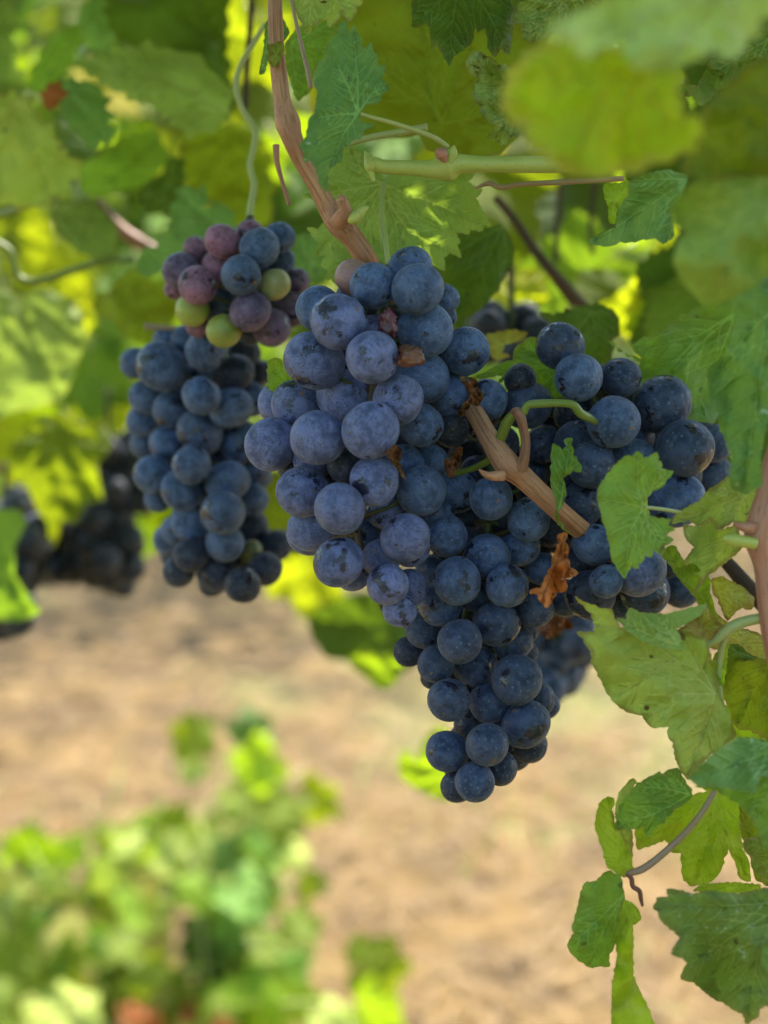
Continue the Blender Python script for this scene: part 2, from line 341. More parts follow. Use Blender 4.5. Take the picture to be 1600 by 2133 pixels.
def leaf2d(poly, base, veins, spacing, rng, vw):
    """triangulated leaf in 2D: returns pts, tris, vein, vein_minor, margin"""
    # bend the main veins a little, clip them inside
    mains, minors = [], []
    for ln in veins:
        pts = []
        for i in range(len(ln) - 1):
            for k in range(6):
                t = k / 6; pts.append((ln[i][0] + (ln[i + 1][0] - ln[i][0]) * t, ln[i][1] + (ln[i + 1][1] - ln[i][1]) * t))
        pts.append(ln[-1]); L = sum(math.dist(pts[i], pts[i + 1]) for i in range(len(pts) - 1)); bend = rng.uniform(-.045, .045) * L if len(ln) == 2 else 0
        dx, dy = ln[-1][0] - ln[0][0], ln[-1][1] - ln[0][1]; D = math.hypot(dx, dy) + 1e-9
        pts = [(p[0] - dy / D * bend * math.sin(math.pi * i / (len(pts) - 1)), p[1] + dx / D * bend * math.sin(math.pi * i / (len(pts) - 1))) for i, p in enumerate(pts)]
        ok = inside(poly, [p[0] for p in pts], [p[1] for p in pts]); cl = []
        for p, q in zip(pts, ok):
            if q or not cl: cl.append(p)
            else: break
        if len(cl) < 2: continue
        mains.append(cl)
        nb = 5; m = len(cl) - 1
        for s in (-1, 1):
            for j in range(nb):
                t = (j + 1.3 + .25 * s * .5) / (nb + 1.1) * m; i = int(min(t, m - 1)); f = t - i
                x = cl[i][0] + (cl[i + 1][0] - cl[i][0]) * f; y = cl[i][1] + (cl[i + 1][1] - cl[i][1]) * f
                a = math.atan2(cl[i + 1][1] - cl[i][1], cl[i + 1][0] - cl[i][0]) + s * R(rng.uniform(42, 56)); st = L * .06; mp = [(x, y)]
                for q in range(int(9 * (1 - t / m) + 2)):
                    a -= s * R(3.5); x += math.cos(a) * st; y += math.sin(a) * st
                    if not inside(poly, [x], [y])[0]: break
                    mp.append((x, y))
                if len(mp) > 1: minors.append(mp)
    xs = [p[0] for p in poly]; ys = [p[1] for p in poly]; ins = []
    gx = np.arange(min(xs), max(xs), spacing); gy = np.arange(min(ys), max(ys), spacing * .87)
    G = [(x + (spacing / 2 if j % 2 else 0) + rng.uniform(-.18, .18) * spacing, y + rng.uniform(-.18, .18) * spacing) for j, y in enumerate(gy) for x in gx]
    G = np.array(G) if G else np.zeros((0, 2)); ok = inside(poly, G[:, 0], G[:, 1]); G = G[ok]
    segs_out = [(poly[i][0], poly[i][1], poly[(i + 1) % len(poly)][0], poly[(i + 1) % len(poly)][1], 1, 1) for i in range(len(poly))]
    G = G[seg_dist(G[:, 0], G[:, 1], segs_out) > spacing * .3]
    V = [Vector(p) for p in poly]; E = [(i, (i + 1) % len(poly)) for i in range(len(poly))]
    S1, S2 = [], []
    for cl in mains:
        b0 = len(V); m = len(cl)
        for p in cl: V.append(Vector(p))
        E += [(b0 + i, b0 + i + 1) for i in range(m - 1)]
        S1 += [(*cl[i], *cl[i + 1], vw * (1.15 - .85 * i / m), vw * (1.15 - .85 * (i + 1) / m)) for i in range(m - 1)]
    for cl in minors:
        b0 = len(V); m = len(cl)
        for p in cl: V.append(Vector(p))
        E += [(b0 + i, b0 + i + 1) for i in range(m - 1)]
        S2 += [(*cl[i], *cl[i + 1], vw * (.55 - .3 * i / m), vw * (.55 - .3 * (i + 1) / m)) for i in range(m - 1)]
    V += [Vector(p) for p in G]
    for ps in range(3):
        ov, oe, of, *_ = geometry.delaunay_2d_cdt(V, E, [], 0, 1e-6)
        A = np.array([tuple(v) for v in ov]); T = [tuple(f) for f in of if len(f) == 3]
        if ps == 2 or not (S1 or S2): break
        va = seg_dist(A[:, 0], A[:, 1], S1) if S1 else np.full(len(A), 99.); vb = seg_dist(A[:, 0], A[:, 1], S2) if S2 else np.full(len(A), 99.)
        ed = np.array([e for e in oe]); M = (A[ed[:, 0]] + A[ed[:, 1]]) / 2; q = np.zeros(len(ed), bool)
        for S_, vv in ((S1, va), (S2, vb)):
            if S_: q |= (vv[ed].max(axis=1) < 1.) & (seg_dist(M[:, 0], M[:, 1], S_) > 1.3)
        V += [Vector(p) for p in M[q]]
    cx = np.array([sum(A[i][0] for i in f) / 3 for f in T]); cy = np.array([sum(A[i][1] for i in f) / 3 for f in T])
    ok = inside(poly, cx, cy); T = [f for f, q in zip(T, ok) if q]
    used = sorted({i for f in T for i in f}); mp = {u: i for i, u in enumerate(used)}; A = A[used]; T = [tuple(mp[i] for i in f) for f in T]
    va = seg_dist(A[:, 0], A[:, 1], S1) if S1 else np.full(len(A), 99.); vb = seg_dist(A[:, 0], A[:, 1], S2) if S2 else np.full(len(A), 99.)
    mg = seg_dist(A[:, 0], A[:, 1], segs_out)
    return A, T, va, vb, mg

LEAFN = [0]
def traced_leaf(z, pts, d, style, label, base=None, veins=None, slope=(0, 0), cup=.0, wav=.004, tooth=None, pet=None, petmat=None,
                name='vine_leaf', cat='leaf', group=None, spacing=9, fold=None, freq=.009, smooth=False, vw=1.9):
    LEAFN[0] += 1; rng = random.Random(LEAFN[0] * 7 + 1)
    poly = [zz(z, p) for p in pts]
    if smooth:
        n = len(poly); q = []
        for i in range(n):
            a, b_, c_, e = poly[i - 1], poly[i], poly[(i + 1) % n], poly[(i + 2) % n]
            for t in (0, .5): q.append(tuple(.5 * (2 * b_[k] + (c_[k] - a[k]) * t + (2 * a[k] - 5 * b_[k] + 4 * c_[k] - e[k]) * t * t + (3 * b_[k] - a[k] - 3 * c_[k] + e[k]) * t ** 3) for k in (0, 1)))
        poly = q
    cx = sum(p[0] for p in poly) / len(poly); cy = sum(p[1] for p in poly) / len(poly)
    bs = zz(z, base) if base else (cx, cy)
    if tooth: poly = teeth(poly, tooth[0], tooth[1], rng)
    elif z == 8 and not smooth: poly = teeth(poly, 44, 15, rng)
    elif not smooth and vw < 2: poly = teeth(poly, 17, 2.4, rng)
    if d < .5: wav *= 1.7
    vs = [[zz(z, p) for p in ln] for ln in veins] if veins else auto_tips(poly, bs)
    A, T, va, vb, mg = leaf2d(poly, bs, vs, spacing, rng, vw)
    size = max(max(A[:, 0]) - min(A[:, 0]), max(A[:, 1]) - min(A[:, 1])) / 2
    s0 = rng.uniform(0, 50); W = []
    for i, (x, y) in enumerate(A):
        ux, uy = (x - cx), (y - cy); dd = (slope[0] * ux + slope[1] * uy) * K * d
        dd += cup * ((ux * ux + uy * uy) / (size * size)) * size * K * d
        dd += wav * noise.noise(Vector((x * freq + s0, y * freq, s0))) * (.5 + .7 * math.hypot(x - bs[0], y - bs[1]) / size)
        dd += wav * .35 * noise.noise(Vector((x * freq * 3.3, y * freq * 3.3 + s0, s0)))
        dd -= .0014 * min(1, va[i] / 9.) * (d / .42)
        if fold:                                     # (x, y, dirx, diry, slope): bend away on one side of a line
            fx, fy = zz(z, fold[:2]); t = (x - fx) * fold[2] + (y - fy) * fold[3]
            if t > 0: dd += t * fold[4] * K * d
        W.append(P(x, y, d + dd))
    org = P(bs[0], bs[1], d); mgm = mg * K * d
    mat = leaf_material(style); at = {'vein': va, 'vein_minor': vb, 'margin': mgm}
    if pet:
        e = empty(name, org); tag(e, label, cat, group)
        mesh_obj('blade', W, T, mat, e, org, at)
        V, F, Aa = stem_px(z, pet, 10); mesh_obj('petiole', V, F, petmat or PETI, e, V[0], {'cuv': Aa})
        return e
    o = mesh_obj(name, W, T, mat, None, org, at); return tag(o, label, cat, group)

def generic_outline(rng):
    keys = [(0, 1.0), (24, .66), (50, .9), (78, .56), (108, .72), (140, .55), (165, .42), (180, .08)]
    f = [rng.uniform(.88, 1.1) for _ in keys]; g = [rng.uniform(.88, 1.1) for _ in keys]
    f[0] = g[0]; f[-1] = g[-1] = 1; P_ = []
    for sgn, fac in ((1, f), (-1, g)):
        seq = []
        for i in range(len(keys) - 1):
            a0, r0 = keys[i][0], keys[i][1] * fac[i]; a1, r1 = keys[i + 1][0], keys[i + 1][1] * fac[i + 1]
            for k in range(4):
                t = k / 4; s = t * t * (3 - 2 * t) if keys[i][1] < keys[i + 1][1] else 1 - (1 - t) ** 2 * (1 + 2 * t)
                seq.append((a0 + (a1 - a0) * t, r0 + (r1 - r0) * t))
        P_.append([(sgn * a, r) for a, r in seq])
    pol = P_[0] + [(180, .06)] + list(reversed(P_[1]))[:-1]
    return [(r * math.sin(R(a)), r * math.cos(R(a))) for a, r in pol]
def generic_mesh(seed, spacing=.07, vw=.012, cupk=.25):
    rng = random.Random(seed); poly = teeth(generic_outline(rng), .14, .05, rng)
    A, T, va, vb, mg = leaf2d(poly, (0, 0), auto_tips(poly, (0, 0)), spacing, rng, vw)
    c1, c2, s0 = rng.uniform(-.1, cupk), rng.uniform(.05, cupk), rng.uniform(0, 30)
    V = [(x, y, -c1 * x * x - c2 * y * abs(y) * .7 + .16 * noise.noise(Vector((x * 1.6 + s0, y * 1.6, s0))) + .03 * min(1, va[i] / 6)) for i, (x, y) in enumerate(A)]
    return V, T, {'vein': va, 'vein_minor': vb, 'margin': mg * .07}
def mesh_from(name, V, T, at, mats, midx=None):
    me = bpy.data.meshes.new(name); me.from_pydata([tuple(v) for v in V], [], T)
    for k, vals in at.items():
        vals = np.asarray(vals, dtype=np.float32)
        if vals.ndim == 1: me.attributes.new(k, 'FLOAT', 'POINT').data.foreach_set('value', vals)
        else: me.attributes.new(k, 'FLOAT_VECTOR', 'POINT').data.foreach_set('vector', vals.ravel())
    me.polygons.foreach_set('use_smooth', [True] * len(me.polygons))
    for m in mats: me.materials.append(m)
    if midx is not None: me.polygons.foreach_set('material_index', midx)
    return me
_gm = {}
def generic_leaf_mesh(var, style):
    """blade with a thin petiole, unit size"""
    if (var, style) in _gm: return _gm[var, style]
    V, T, at = generic_mesh(100 + var, .085)
    Vp, Fp, Ap = tube_data([((0, 0, 0), .022), ((.03, -.25, -.05), .018), ((.02, -.6, -.22), .02)], seg=6, n=3)
    n = len(V); V = [Vector(v) for v in V] + Vp; F = list(T) + [tuple(i + n for i in f) for f in Fp]
    at = {k: np.concatenate([np.asarray(v), np.full(len(Vp), 99.)]) for k, v in at.items()}
    at['cuv'] = np.array([(0, 0, 0)] * n + Ap)
    me = mesh_from('vine_leaf', V, F, at, [leaf_material(style), PETI], [0] * len(T) + [1] * len(Fp)); _gm[var, style] = me; return me
def scatter_leaf(pos, normal, roll, size, style, var, label, group, name='vine_leaf'):
    o = link(bpy.data.objects.new(name, generic_leaf_mesh(var, style)))
    q = Vector(normal).normalized().to_track_quat('Z', 'Y').to_matrix() @ Matrix.Rotation(roll, 3, 'Z')
    o.location = pos; o.rotation_euler = q.to_euler(); o.scale = (size,) * 3
    return tag(o, label, 'leaf', group)
def foliage_mesh(name, items, styles, mat_of=None):
    """many small leaf shapes in one mesh; items: (pos, normal, roll, size, style index)"""
    protos = []
    for s in range(5):
        V, T, at = generic_mesh(300 + s, .22, .02); protos.append((np.array(V), T, at))
    Vs, F, mi, AV, AM, AG = [], [], [], [], [], []; n = 0
    for k, (pos, nr, roll, size, si) in enumerate(items):
        V, T, at = protos[k % 5]; M = np.array((Vector(nr).normalized().to_track_quat('Z', 'Y').to_matrix() @ Matrix.Rotation(roll, 3, 'Z')))
        W = (V * size) @ M.T + np.array(pos); Vs.append(W); F += [tuple(i + n for i in f) for f in T]; mi += [si] * len(T); n += len(W)
        AV.append(at['vein']); AM.append(at['vein_minor']); AG.append(at['margin'])
    return mesh_from(name, np.concatenate(Vs).tolist(), F, {'vein': np.concatenate(AV), 'vein_minor': np.concatenate(AM), 'margin': np.concatenate(AG)}, [leaf_material(s) for s in styles], mi)

# ------------------------------------------------------------------ ground
def build_ground():
    b = NB('straw_and_dry_soil'); co = b.a('TexCoord').outputs['Object']
    n1 = b.ramp(b.noise(co, 6.5, 6, .7), .40, .60); n2 = b.ramp(b.noise(co, 9, 6, .7), .35, .68); n3 = b.noise(co, 70, 5, .7)
    c = b.mix(n1, (.195, .118, .030), (.07, .040, .013)); c = b.mix(b.math('MULTIPLY', n2, .5), c, (.235, .148, .045)); c = b.mix(b.math('MULTIPLY', b.ramp(n3, .45, .7), .5), c, (.22, .13, .07))
    g = b.ramp(b.noise(b.vmap(co, (1, 1, 1), loc=(3, 7, 0)), 1.5, 4, .6), .49, .62); c = b.mix(b.math('MULTIPLY', g, .65), c, (.20, .22, .06))
    p = b.a('BsdfPrincipled'); b.l(c, p.inputs['Base Color']); p.inputs['Roughness'].default_value = .9
    b.l(b.bump(n3, .8, .02), p.inputs['Normal']); b.l(p.outputs[0], b.out.inputs[0])
    V, F = [], []; N = 80; rng = random.Random(5)
    xs = [math.copysign(abs(t) ** 3, t) * 60 for t in np.linspace(-1, 1, N)]; ys = [math.copysign(abs(t) ** 3, t) * 60 + 2 for t in np.linspace(-1, 1, N)]
    for j in range(N):
        for i in range(N):
            V.append(Vector((xs[i], ys[j], .02 * noise.noise(Vector((xs[i] * 3, ys[j] * 3, 0))) - .01)))
    for j in range(N - 1):
        for i in range(N - 1): a = j * N + i; F.append((a, a + 1, a + N + 1, a + N))
    o = mesh_obj('ground', V, F, b.m, None, (0, 0, 0)); o['kind'] = 'structure'; return o
ground = build_ground()
def flat_mat(name, c1, c2, rough=.7, trans=0.):
    b = NB(name); rnd = b.noise(b.a('TexCoord').outputs['Object'], 30, 3); c = b.mix(b.ramp(rnd, .35, .65), c1, c2)
    p = b.a('BsdfPrincipled'); b.l(c, p.inputs['Base Color']); p.inputs['Roughness'].default_value = rough; last = p.outputs[0]
    if trans:
        t = b.a('BsdfTranslucent'); b.put(t.inputs[0], c2); m = b.a('MixShader'); m.inputs[0].default_value = trans; b.l(last, m.inputs[1]); b.l(t.outputs[0], m.inputs[2]); last = m.outputs[0]
    b.l(last, b.out.inputs[0]); return b.m
STRAW = flat_mat('dry_straw', (.27, .175, .062), (.16, .095, .034)); GRASS = flat_mat('thin_green_grass', (.14, .24, .04), (.30, .44, .08), .6, .3)
def blades(name, mat, n, rng, xr, yr, ln, wd, upness, label, cat, keep=None):
    V, F = [], []
    for _ in range(n):
        x, y = rng.uniform(*xr), rng.uniform(*yr)
        if keep and not keep(x, y): continue
        a = rng.uniform(0, 6.28); L = rng.uniform(*ln); ww = rng.uniform(*wd); u = rng.uniform(0, upness); z = rng.uniform(0, .012)
        d = Vector((math.cos(a), math.sin(a), u)).normalized(); s = Vector((-math.sin(a), math.cos(a), rng.uniform(-.5, .5))).normalized() * ww
        p = Vector((x, y, z)); b0 = len(V); m = p + d * L * .5 + Vector((0, 0, rng.uniform(0, .01))); e = p + d * L + Vector((0, 0, -L * .12 * (upness > .5)))
        V += [p - s, p + s, m + s, m - s, e + s * .3, e - s * .3]; F += [(b0, b0 + 1, b0 + 2, b0 + 3), (b0 + 3, b0 + 2, b0 + 4, b0 + 5)]
    return tag(mesh_obj(name, V, F, mat, None, (0, 0, 0), smooth=False), label, cat, None, 'stuff')
rg = random.Random(11)
blades('straw', STRAW, 16000, rg, (-1.8, 2.0), (1.2, 4.6), (.03, .12), (.0008, .0022), .25, 'dry straw litter strewn over the bare vineyard soil', 'straw')
blades('grass', GRASS, 1500, rg, (-1.6, 1.8), (1.3, 4.4), (.04, .12), (.0009, .002), 2.5, 'thin green grass blades sprouting through the straw', 'grass', lambda x, y: noise.noise(Vector((x * 1.6, y * 1.6, 4))) > .12)

# ------------------------------------------------------------------ grapes
def grape_mesh(seed):
    rng = random.Random(seed); V, F = [], []; nu, nv = 40, 26; el = rng.uniform(.98, 1.10)
    for j in range(1, nv):
        ph = math.pi * j / nv
        for i in range(nu):
            th = 2 * math.pi * i / nu; v = Vector((math.sin(ph) * math.cos(th), math.sin(ph) * math.sin(th), math.cos(ph)))
            r = 1 + .05 * noise.noise(v * .9 + Vector((seed * 3.1, 0, 0))); V.append(Vector((v.x * r, v.y * r, v.z * r * el)))
    V += [Vector((0, 0, el * .985)), Vector((0, 0, -el * .99))]; t, b_ = len(V) - 2, len(V) - 1
    for j in range(nv - 2):
        for i in range(nu): a = j * nu + i; c = j * nu + (i + 1) % nu; F.append((a, a + nu, c + nu, c))
    for i in range(nu): F.append((t, i, (i + 1) % nu)); F.append((b_, (nv - 2) * nu + (i + 1) % nu, (nv - 2) * nu + i))
    return mesh_from('grape', V, F, {}, [GRAPE])
GM = [grape_mesh(s) for s in range(6)]
GG = []
for s in range(2):
    m_ = GM[s].copy(); m_.name = 'grape'; m_.materials.clear(); m_.materials.append(GGRAPE); GG.append(m_)
GCOL = {'b': (.068, .122, .27), 'v': (.135, .16, .36), 'd': (.010, .017, .045), 'n': (.026, .050, .118), 'p': (.34, .13, .22), 'q': (.19, .11, .22), 'g': (.30, .36, .06), 'y': (.34, .32, .13), 's': (.33, .17, .18), 'o': (.10, .12, .04), 'k': (.008, .010, .018)}  # k: near-black skin, deep shade of gaps and far bunches put into the colour
GLAB = {'o': 'small dull green grape', 'g': 'unripe green grape', 'y': 'half ripe greenish brown grape', 'p': 'pinkish purple grape', 's': 'half ripe grape, pink and pale green'}
def bunch(label, group, D0, depth, lists, axis, top, fill=0, seed=1, cat='grape bunch', stem_mat=None, maxn=99, rs=1.02):
    """lists: (zoom, 'default colour', [(u, v, r, layer[, colour])]); axis: photo points down the middle; top: stem start (x, y, depth)"""
    rng = random.Random(seed); B = []
    for z, dc, L in lists:
        for g in L:
            x, y = zz(z, g[:2]); B.append([x, y, g[2] / ZO[z][2] * rs, g[3], g[4] if len(g) > 4 else dc])
    vis = list(B); xs = [g[0] for g in vis]; ys = [g[1] for g in vis]; tries = 0
    mr = sum(g[2] for g in vis) / len(vis); arr = np.array([(g[0], g[1], g[2]) for g in vis]); cand = []
    for x in np.arange(min(xs), max(xs), 9):
        for y in np.arange(min(ys), max(ys), 9):
            dd = np.hypot(arr[:, 0] - x, arr[:, 1] - y)
            if (dd > arr[:, 2] * .93).all():
                cov = 0                              # how many directions run into a seen grape close by
                for a in np.arange(0, 6.28, .7854):
                    cov += any(((np.hypot(arr[:, 0] - x - math.cos(a) * s, arr[:, 1] - y - math.sin(a) * s)) < arr[:, 2]).any() for s in (mr * .5, mr, mr * 1.5))
                if cov >= 8: cand.append((x, y))
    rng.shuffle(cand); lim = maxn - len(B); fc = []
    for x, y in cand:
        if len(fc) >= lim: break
        if all(math.hypot(x - g[0], y - g[1]) > mr * .6 for g in fc): fc.append([x, y, mr * rng.uniform(.7, .92), 4, 'd' if rng.random() < .7 else 'n'])  # filler grapes, their dark skin colour stands in for shade between berries
    B += fc
    if fill == 0:
        pass
    B = sorted(B, key=lambda g: g[3])[:maxn]
    def axd(x, y):
        ax = [a[0] + (b_[0] - a[0]) * (y - a[1]) / (b_[1] - a[1] + 1e-6) for a, b_ in zip(axis, axis[1:]) if a[1] <= y <= b_[1]]
        hw = max(60, max([abs(g[0] - (ax[0] if ax else axis[0][0])) for g in vis if abs(g[1] - y) < 90] + [60]))
        return min(1.2, abs(x - (ax[0] if ax else x)) / hw)
    placed = []
    off = {0: 0, 1: .004, 2: .009, 3: .015, 4: .02}
    for x, y, r, ly, colr in B:
        d = D0 + depth * axd(x, y) ** 2 * .8 + off[ly]
        for it in range(60):
            p = Vector(((x - 800) * K * d, -(y - 1066.5) * K * d, d)); rr = r * K * d; worst = 0
            for q, qr, _ in placed:
                need = (rr + qr) * .965
                if (p - q).length < need: worst = 1; break
            if not worst: break
            d += .0012
        placed.append((p, rr, colr))
    # peduncle top and Empty
    T = P(*top[:3]); e = empty('grape_bunch', T); tag(e, label, cat, group)
    bag = Bag(); md = D0 + depth * .75; ap = [T] + [P(a[0], a[1], md) for a in axis]
    bag.tube([(q, .0017 - .0009 * i / len(ap)) for i, q in enumerate(ap)], seg=8, n=6)
    sp = [s[0] for s in spline([(q, 0.) for q in ap], 8)]
    for i, (p, rr, colr) in enumerate(placed):
        c = PC(p); near = min(sp, key=lambda q: (q - c).length + max(0, (c.z - q.z)) * -.3)
        mesh = (GG[i % 2] if colr in 'gyso' else GM[rng.randrange(6)])
        o = link(bpy.data.objects.new('grape', mesh)); o.parent = e; o.location = c - T; o.scale = (rr * rng.uniform(.95, 1.04), rr * rng.uniform(.95, 1.04), rr * rng.uniform(.96, 1.06))
        ax_ = (near - c); q = ax_.to_track_quat('Z', 'Y') if ax_.length > 1e-4 else Vector((0, 0, 1)).to_track_quat('Z', 'Y')
        o.rotation_euler = (q.to_matrix() @ Matrix.Rotation(rng.uniform(0, 6.28), 3, 'Z')).to_euler()
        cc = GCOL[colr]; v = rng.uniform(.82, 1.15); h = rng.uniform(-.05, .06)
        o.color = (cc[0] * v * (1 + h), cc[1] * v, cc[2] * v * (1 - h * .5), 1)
        if colr in GLAB: o['label'] = GLAB[colr]
        if i < 80 and ax_.length > rr: bag.tube([(near, .0009), (near.lerp(c, .5) + Vector((0, 0, -.001)), .0007), (c + ax_.normalized() * rr * .93, .0011)], seg=6, n=2)
    bag.build('bunch_stem', stem_mat or RACHIS, e, T)
    return e
G1 = 'grape bunches hanging on the vine'
bunch('large front bunch of blue grapes under the brown cane, with two shrivelled berries', G1, .405, .03, [(1, 'v', [
    (780, 1110, 157, 0, 'v'), (487, 1153, 152, 0), (603, 507, 158, 0), (465, 723, 158, 0), (1038, 327, 135, 0, 'b'), (790, 705, 143, 0), (930, 940, 137, 1),
    (640, 920, 150, 2), (795, 307, 132, 1, 'b'), (1080, 555, 155, 1, 'b'), (1065, 817, 147, 2, 'b'), (1305, 670, 138, 2, 'b'), (1225, 918, 133, 3, 'b'), (1060, 1085, 117, 2, 'b'),
    (230, 1187, 150, 1), (370, 968, 135, 2), (260, 965, 105, 3), (400, 1455, 145, 1), (607, 1548, 143, 0), (797, 1392, 135, 0), (460, 1280, 105, 3), (635, 1305, 100, 3, 'd'),
    (960, 1290, 108, 2, 'b'), (1060, 1445, 135, 1, 'b'), (1115, 1290, 95, 3, 'b'), (870, 1540, 122, 2), (970, 1708, 135, 0), (450, 1655, 122, 2), (440, 1685, 120, 3), (725, 1670, 118, 2, 'b'),
    (600, 1843, 138, 0), (835, 1823, 107, 1), (872, 1965, 120, 1), (985, 1990, 105, 2), (1140, 1600, 102, 2, 'b'), (680, 1905, 100, 3), (1000, 1760, 105, 2), (1185, 375, 82, 3, 'b'),
    (1000, 212, 118, 2, 'b'), (688, 262, 98, 3, 's'), (490, 437, 127, 2, 'b'), (1195, 480, 62, 4, 'b'), (790, 540, 72, 4), (940, 2110, 92, 3)])],
    [(800, 600), (770, 850), (740, 1080), (800, 1270)], (770, 545, .46), 20, 3)
bunch('long drooping bunch of dark blue grapes, its tip lowest in the middle of the picture', G1, .425, .028, [(4, 'b', [
    (587, 173, 143, 0), (892, 207, 125, 0), (487, 313, 135, 1), (607, 543, 138, 0, 'n'), (825, 433, 135, 1, 'n'), (770, 30, 140, 1), (390, 470, 115, 1, 'n'), (1050, 340, 118, 1, 'n'), (700, 690, 132, 2, 'n'),
    (950, 775, 150, 0, 'n'), (460, 680, 110, 2, 'n'), (540, 895, 130, 1, 'n'), (780, 915, 118, 1, 'n'), (1003, 1045, 142, 0, 'n'), (770, 1165, 132, 0, 'n'), (530, 1210, 125, 1, 'n'), (697, 1393, 120, 0, 'n'),
    (1030, 1175, 105, 2, 'd'), (850, 1310, 105, 2, 'd'), (585, 1420, 95, 2, 'd'), (293, 605, 88, 2, 'd'), (925, 545, 120, 2, 'n'), (1000, 610, 80, 3, 'n'), (1080, 890, 105, 2, 'n'), (1130, 930, 80, 3, 'n'),
    (660, 1040, 92, 3, 'd'), (700, 270, 95, 3, 'n'), (1000, 470, 80, 3, 'n'), (310, 400, 75, 3, 'd'), (440, 760, 72, 3, 'd'), (430, 110, 90, 3), (800, 760, 90, 3, 'd')]),
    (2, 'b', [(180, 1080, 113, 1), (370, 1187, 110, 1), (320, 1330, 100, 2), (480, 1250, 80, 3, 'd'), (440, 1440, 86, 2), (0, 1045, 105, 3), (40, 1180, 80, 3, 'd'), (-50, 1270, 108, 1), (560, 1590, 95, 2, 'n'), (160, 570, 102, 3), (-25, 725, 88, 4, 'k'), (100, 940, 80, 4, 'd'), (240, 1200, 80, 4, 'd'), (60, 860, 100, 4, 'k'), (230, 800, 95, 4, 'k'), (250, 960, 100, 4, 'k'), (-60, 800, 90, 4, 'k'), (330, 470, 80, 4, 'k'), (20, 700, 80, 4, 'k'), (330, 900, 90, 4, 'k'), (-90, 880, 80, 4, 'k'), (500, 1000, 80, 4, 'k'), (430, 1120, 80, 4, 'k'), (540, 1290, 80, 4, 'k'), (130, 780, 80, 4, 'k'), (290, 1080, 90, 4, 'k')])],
    [(1030, 900), (1010, 1150), (960, 1350), (1000, 1620)], (1045, 860, .45), 24, 5)
bunch('right bunch of dark blue grapes partly behind a small bright green leaf', G1, .425, .03, [(2, 'n', [
    (533, 300, 122, 2), (628, 460, 120, 1, 'b'), (845, 460, 103, 2), (808, 688, 133, 1, 'b'), (1057, 595, 140, 1), (1173, 820, 145, 0), (1320, 800, 95, 3), (1305, 960, 115, 3), (1130, 1085, 135, 1, 'b'),
    (905, 905, 128, 2, 'b'), (695, 908, 122, 1), (620, 790, 110, 2), (610, 640, 100, 3, 'd'), (365, 600, 118, 3), (445, 800, 98, 3), (400, 950, 88, 3), (650, 1105, 110, 2), (710, 1315, 108, 1, 'b'),
    (770, 1505, 83, 0, 'b'), (935, 1440, 142, 1, 'v'), (968, 1560, 122, 2), (690, 1570, 120, 1, 'd'), (850, 1620, 90, 3), (1155, 1540, 95, 3), (650, 1400, 85, 3, 'd'), (1100, 1420, 62, 3, 'd'), (800, 1150, 110, 3), (1210, 690, 90, 4), (480, 1050, 85, 4, 'd')])],
    [(1200, 760), (1280, 950), (1300, 1230)], (1240, 955, .46), 18, 8)
bunch('blurred blue bunch hanging in the left half below the half ripe one', G1, .51, .03, [(3, 'b', [
    (285, 815, 115, 0), (155, 800, 75, 2), (510, 740, 95, 1), (660, 850, 88, 1, 'd'), (705, 745, 75, 3, 'k'), (530, 820, 65, 2), (410, 680, 70, 2), (310, 680, 60, 3), (490, 965, 92, 0), (640, 1028, 100, 0),
    (745, 985, 80, 2), (335, 1035, 88, 1), (210, 975, 80, 2), (485, 1155, 107, 0), (690, 1205, 105, 0), (190, 1095, 75, 2), (205, 1215, 75, 2), (315, 1210, 85, 1), (440, 1320, 92, 0), (245, 1370, 90, 1),
    (620, 1405, 100, 1), (760, 1350, 80, 2), (390, 1450, 100, 0), (600, 1565, 107, 0), (265, 1500, 60, 3), (440, 1605, 100, 0), (750, 1500, 75, 2), (360, 1650, 70, 2), (330, 1700, 80, 2), (440, 1780, 80, 1, 'd'),
    (610, 1720, 90, 1), (742, 1760, 55, 3, 'o'), (375, 1865, 75, 1, 'd'), (570, 1870, 95, 1, 'd'), (545, 1920, 65, 2, 'd'), (700, 1935, 85, 1, 'd'), (815, 1850, 80, 2, 'd'), (870, 1735, 75, 2, 'd'), (740, 1640, 80, 3, 'd'),
    (570, 1290, 60, 3), (400, 880, 70, 3), (790, 850, 60, 3, 'd'), (800, 1380, 50, 3), (820, 1180, 60, 3)])],
    [(440, 700), (440, 900), (420, 1050), (500, 1220)], (450, 650, .53), 18, 11, rs=1.1)
bunch('small half ripe bunch of pink, purple and green grapes at upper left', G1, .475, .022, [(3, 'q', [
    (470, 405, 100, 0, 'p'), (690, 352, 100, 0, 'b'), (787, 213, 100, 1, 'b'), (860, 400, 78, 1, 'y'), (740, 535, 103, 0), (600, 180, 88, 2, 'p'), (580, 315, 88, 2, 'p'), (390, 330, 95, 2, 'q'), (465, 220, 65, 3, 'p'),
    (735, 140, 70, 2, 'p'), (885, 160, 78, 2, 'b'), (905, 275, 65, 3, 'b'), (445, 525, 84, 1, 'g'), (605, 635, 86, 1, 'g'), (592, 500, 85, 2, 'n'), (850, 620, 95, 1, 'q'), (950, 525, 92, 1), (980, 380, 62, 3), (470, 610, 60, 3, 'p'), (350, 425, 50, 3, 'p'), (740, 650, 60, 3, 'd')])],
    [(520, 500), (500, 580), (490, 680)], (521, 455, .50), 12, 13)
